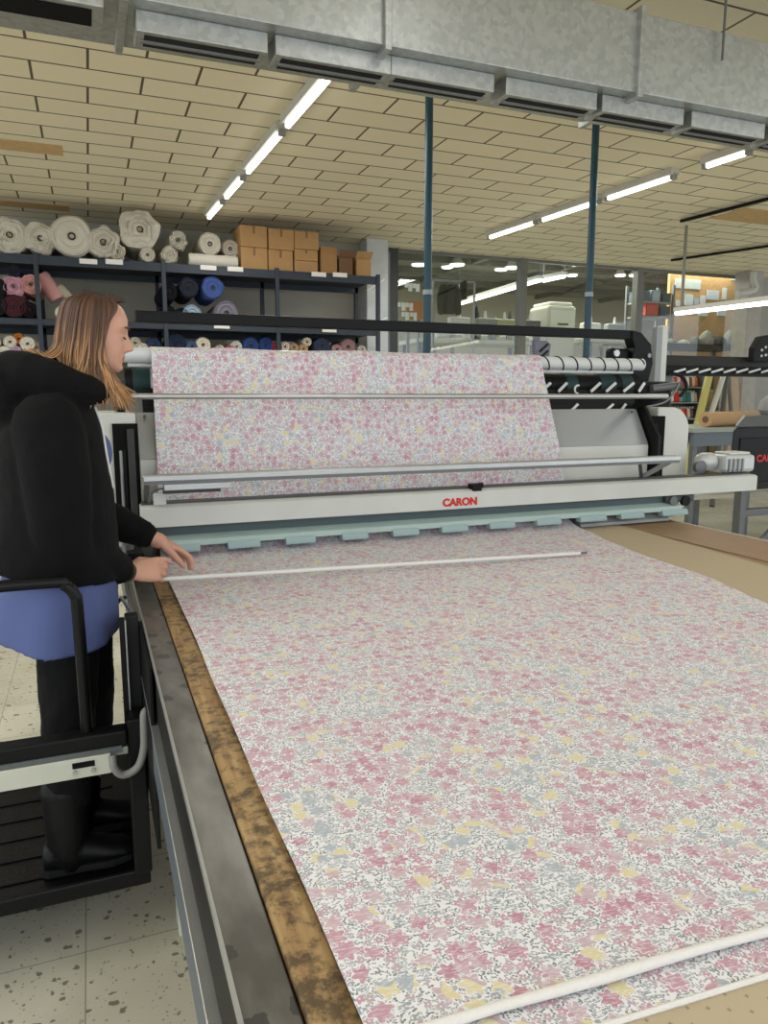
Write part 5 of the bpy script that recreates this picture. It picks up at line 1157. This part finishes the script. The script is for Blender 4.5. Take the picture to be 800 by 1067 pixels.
# ---- hair
hb = MB(); hb.uv = []
rh = random.Random(11)
def strand_path(az, lay, rr):
    a = math.radians(az); ca, sa = math.cos(a), math.sin(a); bk = max(0, -ca)      # 1 at the back
    rx, ry = .094, .080
    side = abs(sa); ca2 = max(0, ca)
    px_ = .044*max(0, ca*1.3+.25)-.045*bk
    P = [(px_+.012*rr.uniform(-1,1), .004*rr.uniform(-1,1)+.002*sa, .1135+.004*lay-.25*max(0, px_-.03)**1)]
    k = 1+.05*lay; front = az if az <= 180 else 360-az
    def at_(z, f, dx=0):
        lim = interp(z, ((-.03, 73), (.025, 68), (.066, 54), (.098, 46))); A = math.radians(max(front, lim)); A = A if az <= 180 else -A
        return (-.012+rx*f*math.cos(A)*k+dx, ry*f*math.sin(A)*k, z)
    P += [at_(.098, .62, .012*max(0, ca)), at_(.072, .98), at_(.025, 1.09), at_(-.03, 1.13)]
    w1, w2 = rr.uniform(-.012,.012), rr.uniform(-.012,.012)
    if bk > .72:                                             # falls on the hood and flicks outward
        fl = rr.uniform(.0,1)
        P += [at_(-.075, 1.15+.10*fl), at_(-.10-.01*fl, 1.35+.45*fl)]
        if fl > .55: P += [(P[-1][0]-.03, P[-1][1]+w1*2, P[-1][2]+.012+w2)]
    else:
        fw = max(0, (ca+.15)/.5); ln = rr.uniform(-.24,-.17)+.04*bk
        P += [at_(-.09, 1.16, .004*fw+w1*.4), at_(-.145, 1.16, .022*fw+w2), at_(ln, 1.14, .05*fw+w1*1.8)]
    return P
# base shell
AZ = list(range(36, 325, 6)); rs = []
rr0 = random.Random(3)
for az in AZ:
    class Z0:
        def uniform(s, a, b): return (a+b)/2
    pts = bez([hw(p) for p in strand_path(az, -.9, Z0())[:7]], 5); rs.append(pts[:30])
nL = min(len(r) for r in rs)
base = len(hb.v)
for j, r in enumerate(rs):
    for i in range(nL): hb.v.append(r[i]); hb.uv.append((.15+.2*(j % 3), i/nL*.8))
for j, r in enumerate(rs):
    for i in range(nL):
        c = HO+Vector((-.01,0,0)); v = r[i]-c; v.z *= .4 if i > 8 else 1; hb.v.append(r[i]-v.normalized()*.006); hb.uv.append((.15, i/nL*.8))
N_ = len(rs)*nL
for j in range(len(rs)-1):
    for i in range(nL-1):
        a = base+j*nL+i; hb.f.append((a, a+1, a+nL+1, a+nL)); hb.f.append((N_+a, N_+a+nL, N_+a+nL+1, N_+a+1))
for i in range(nL-1):
    a = base+i; hb.f.append((a, N_+a, N_+a+1, a+1)); a = base+(len(rs)-1)*nL+i; hb.f.append((a, a+1, N_+a+1, N_+a))
for j in range(len(rs)-1):
    for i in (0, nL-1):
        a = base+j*nL+i; hb.f.append((a, a+nL, N_+a+nL, N_+a))
for k in range(760):
    az = rh.uniform(34, 326) if k % 3 else rh.uniform(36, 150)
    P = strand_path(az, rh.uniform(-.6, 1.0), rh); pts = bez([hw(p) for p in P], 4); n0 = len(hb.v)
    r0 = rh.uniform(.0016, .0036); m_ = len(pts)
    hb.tube(pts, [r0*(.6+.5*min(1, i/5))*(1-.75*max(0, (i/(m_-1)-.6)/.4)) for i in range(m_)], 5)
    u = rh.random(); cnt = (len(hb.v)-n0)//m_
    for i in range(m_):
        for q in range(cnt): hb.uv.append((u, i/(m_-1)*(.75+.5*u)))
ha = hb.build('hair', M_HAIR, bo, smooth=True)
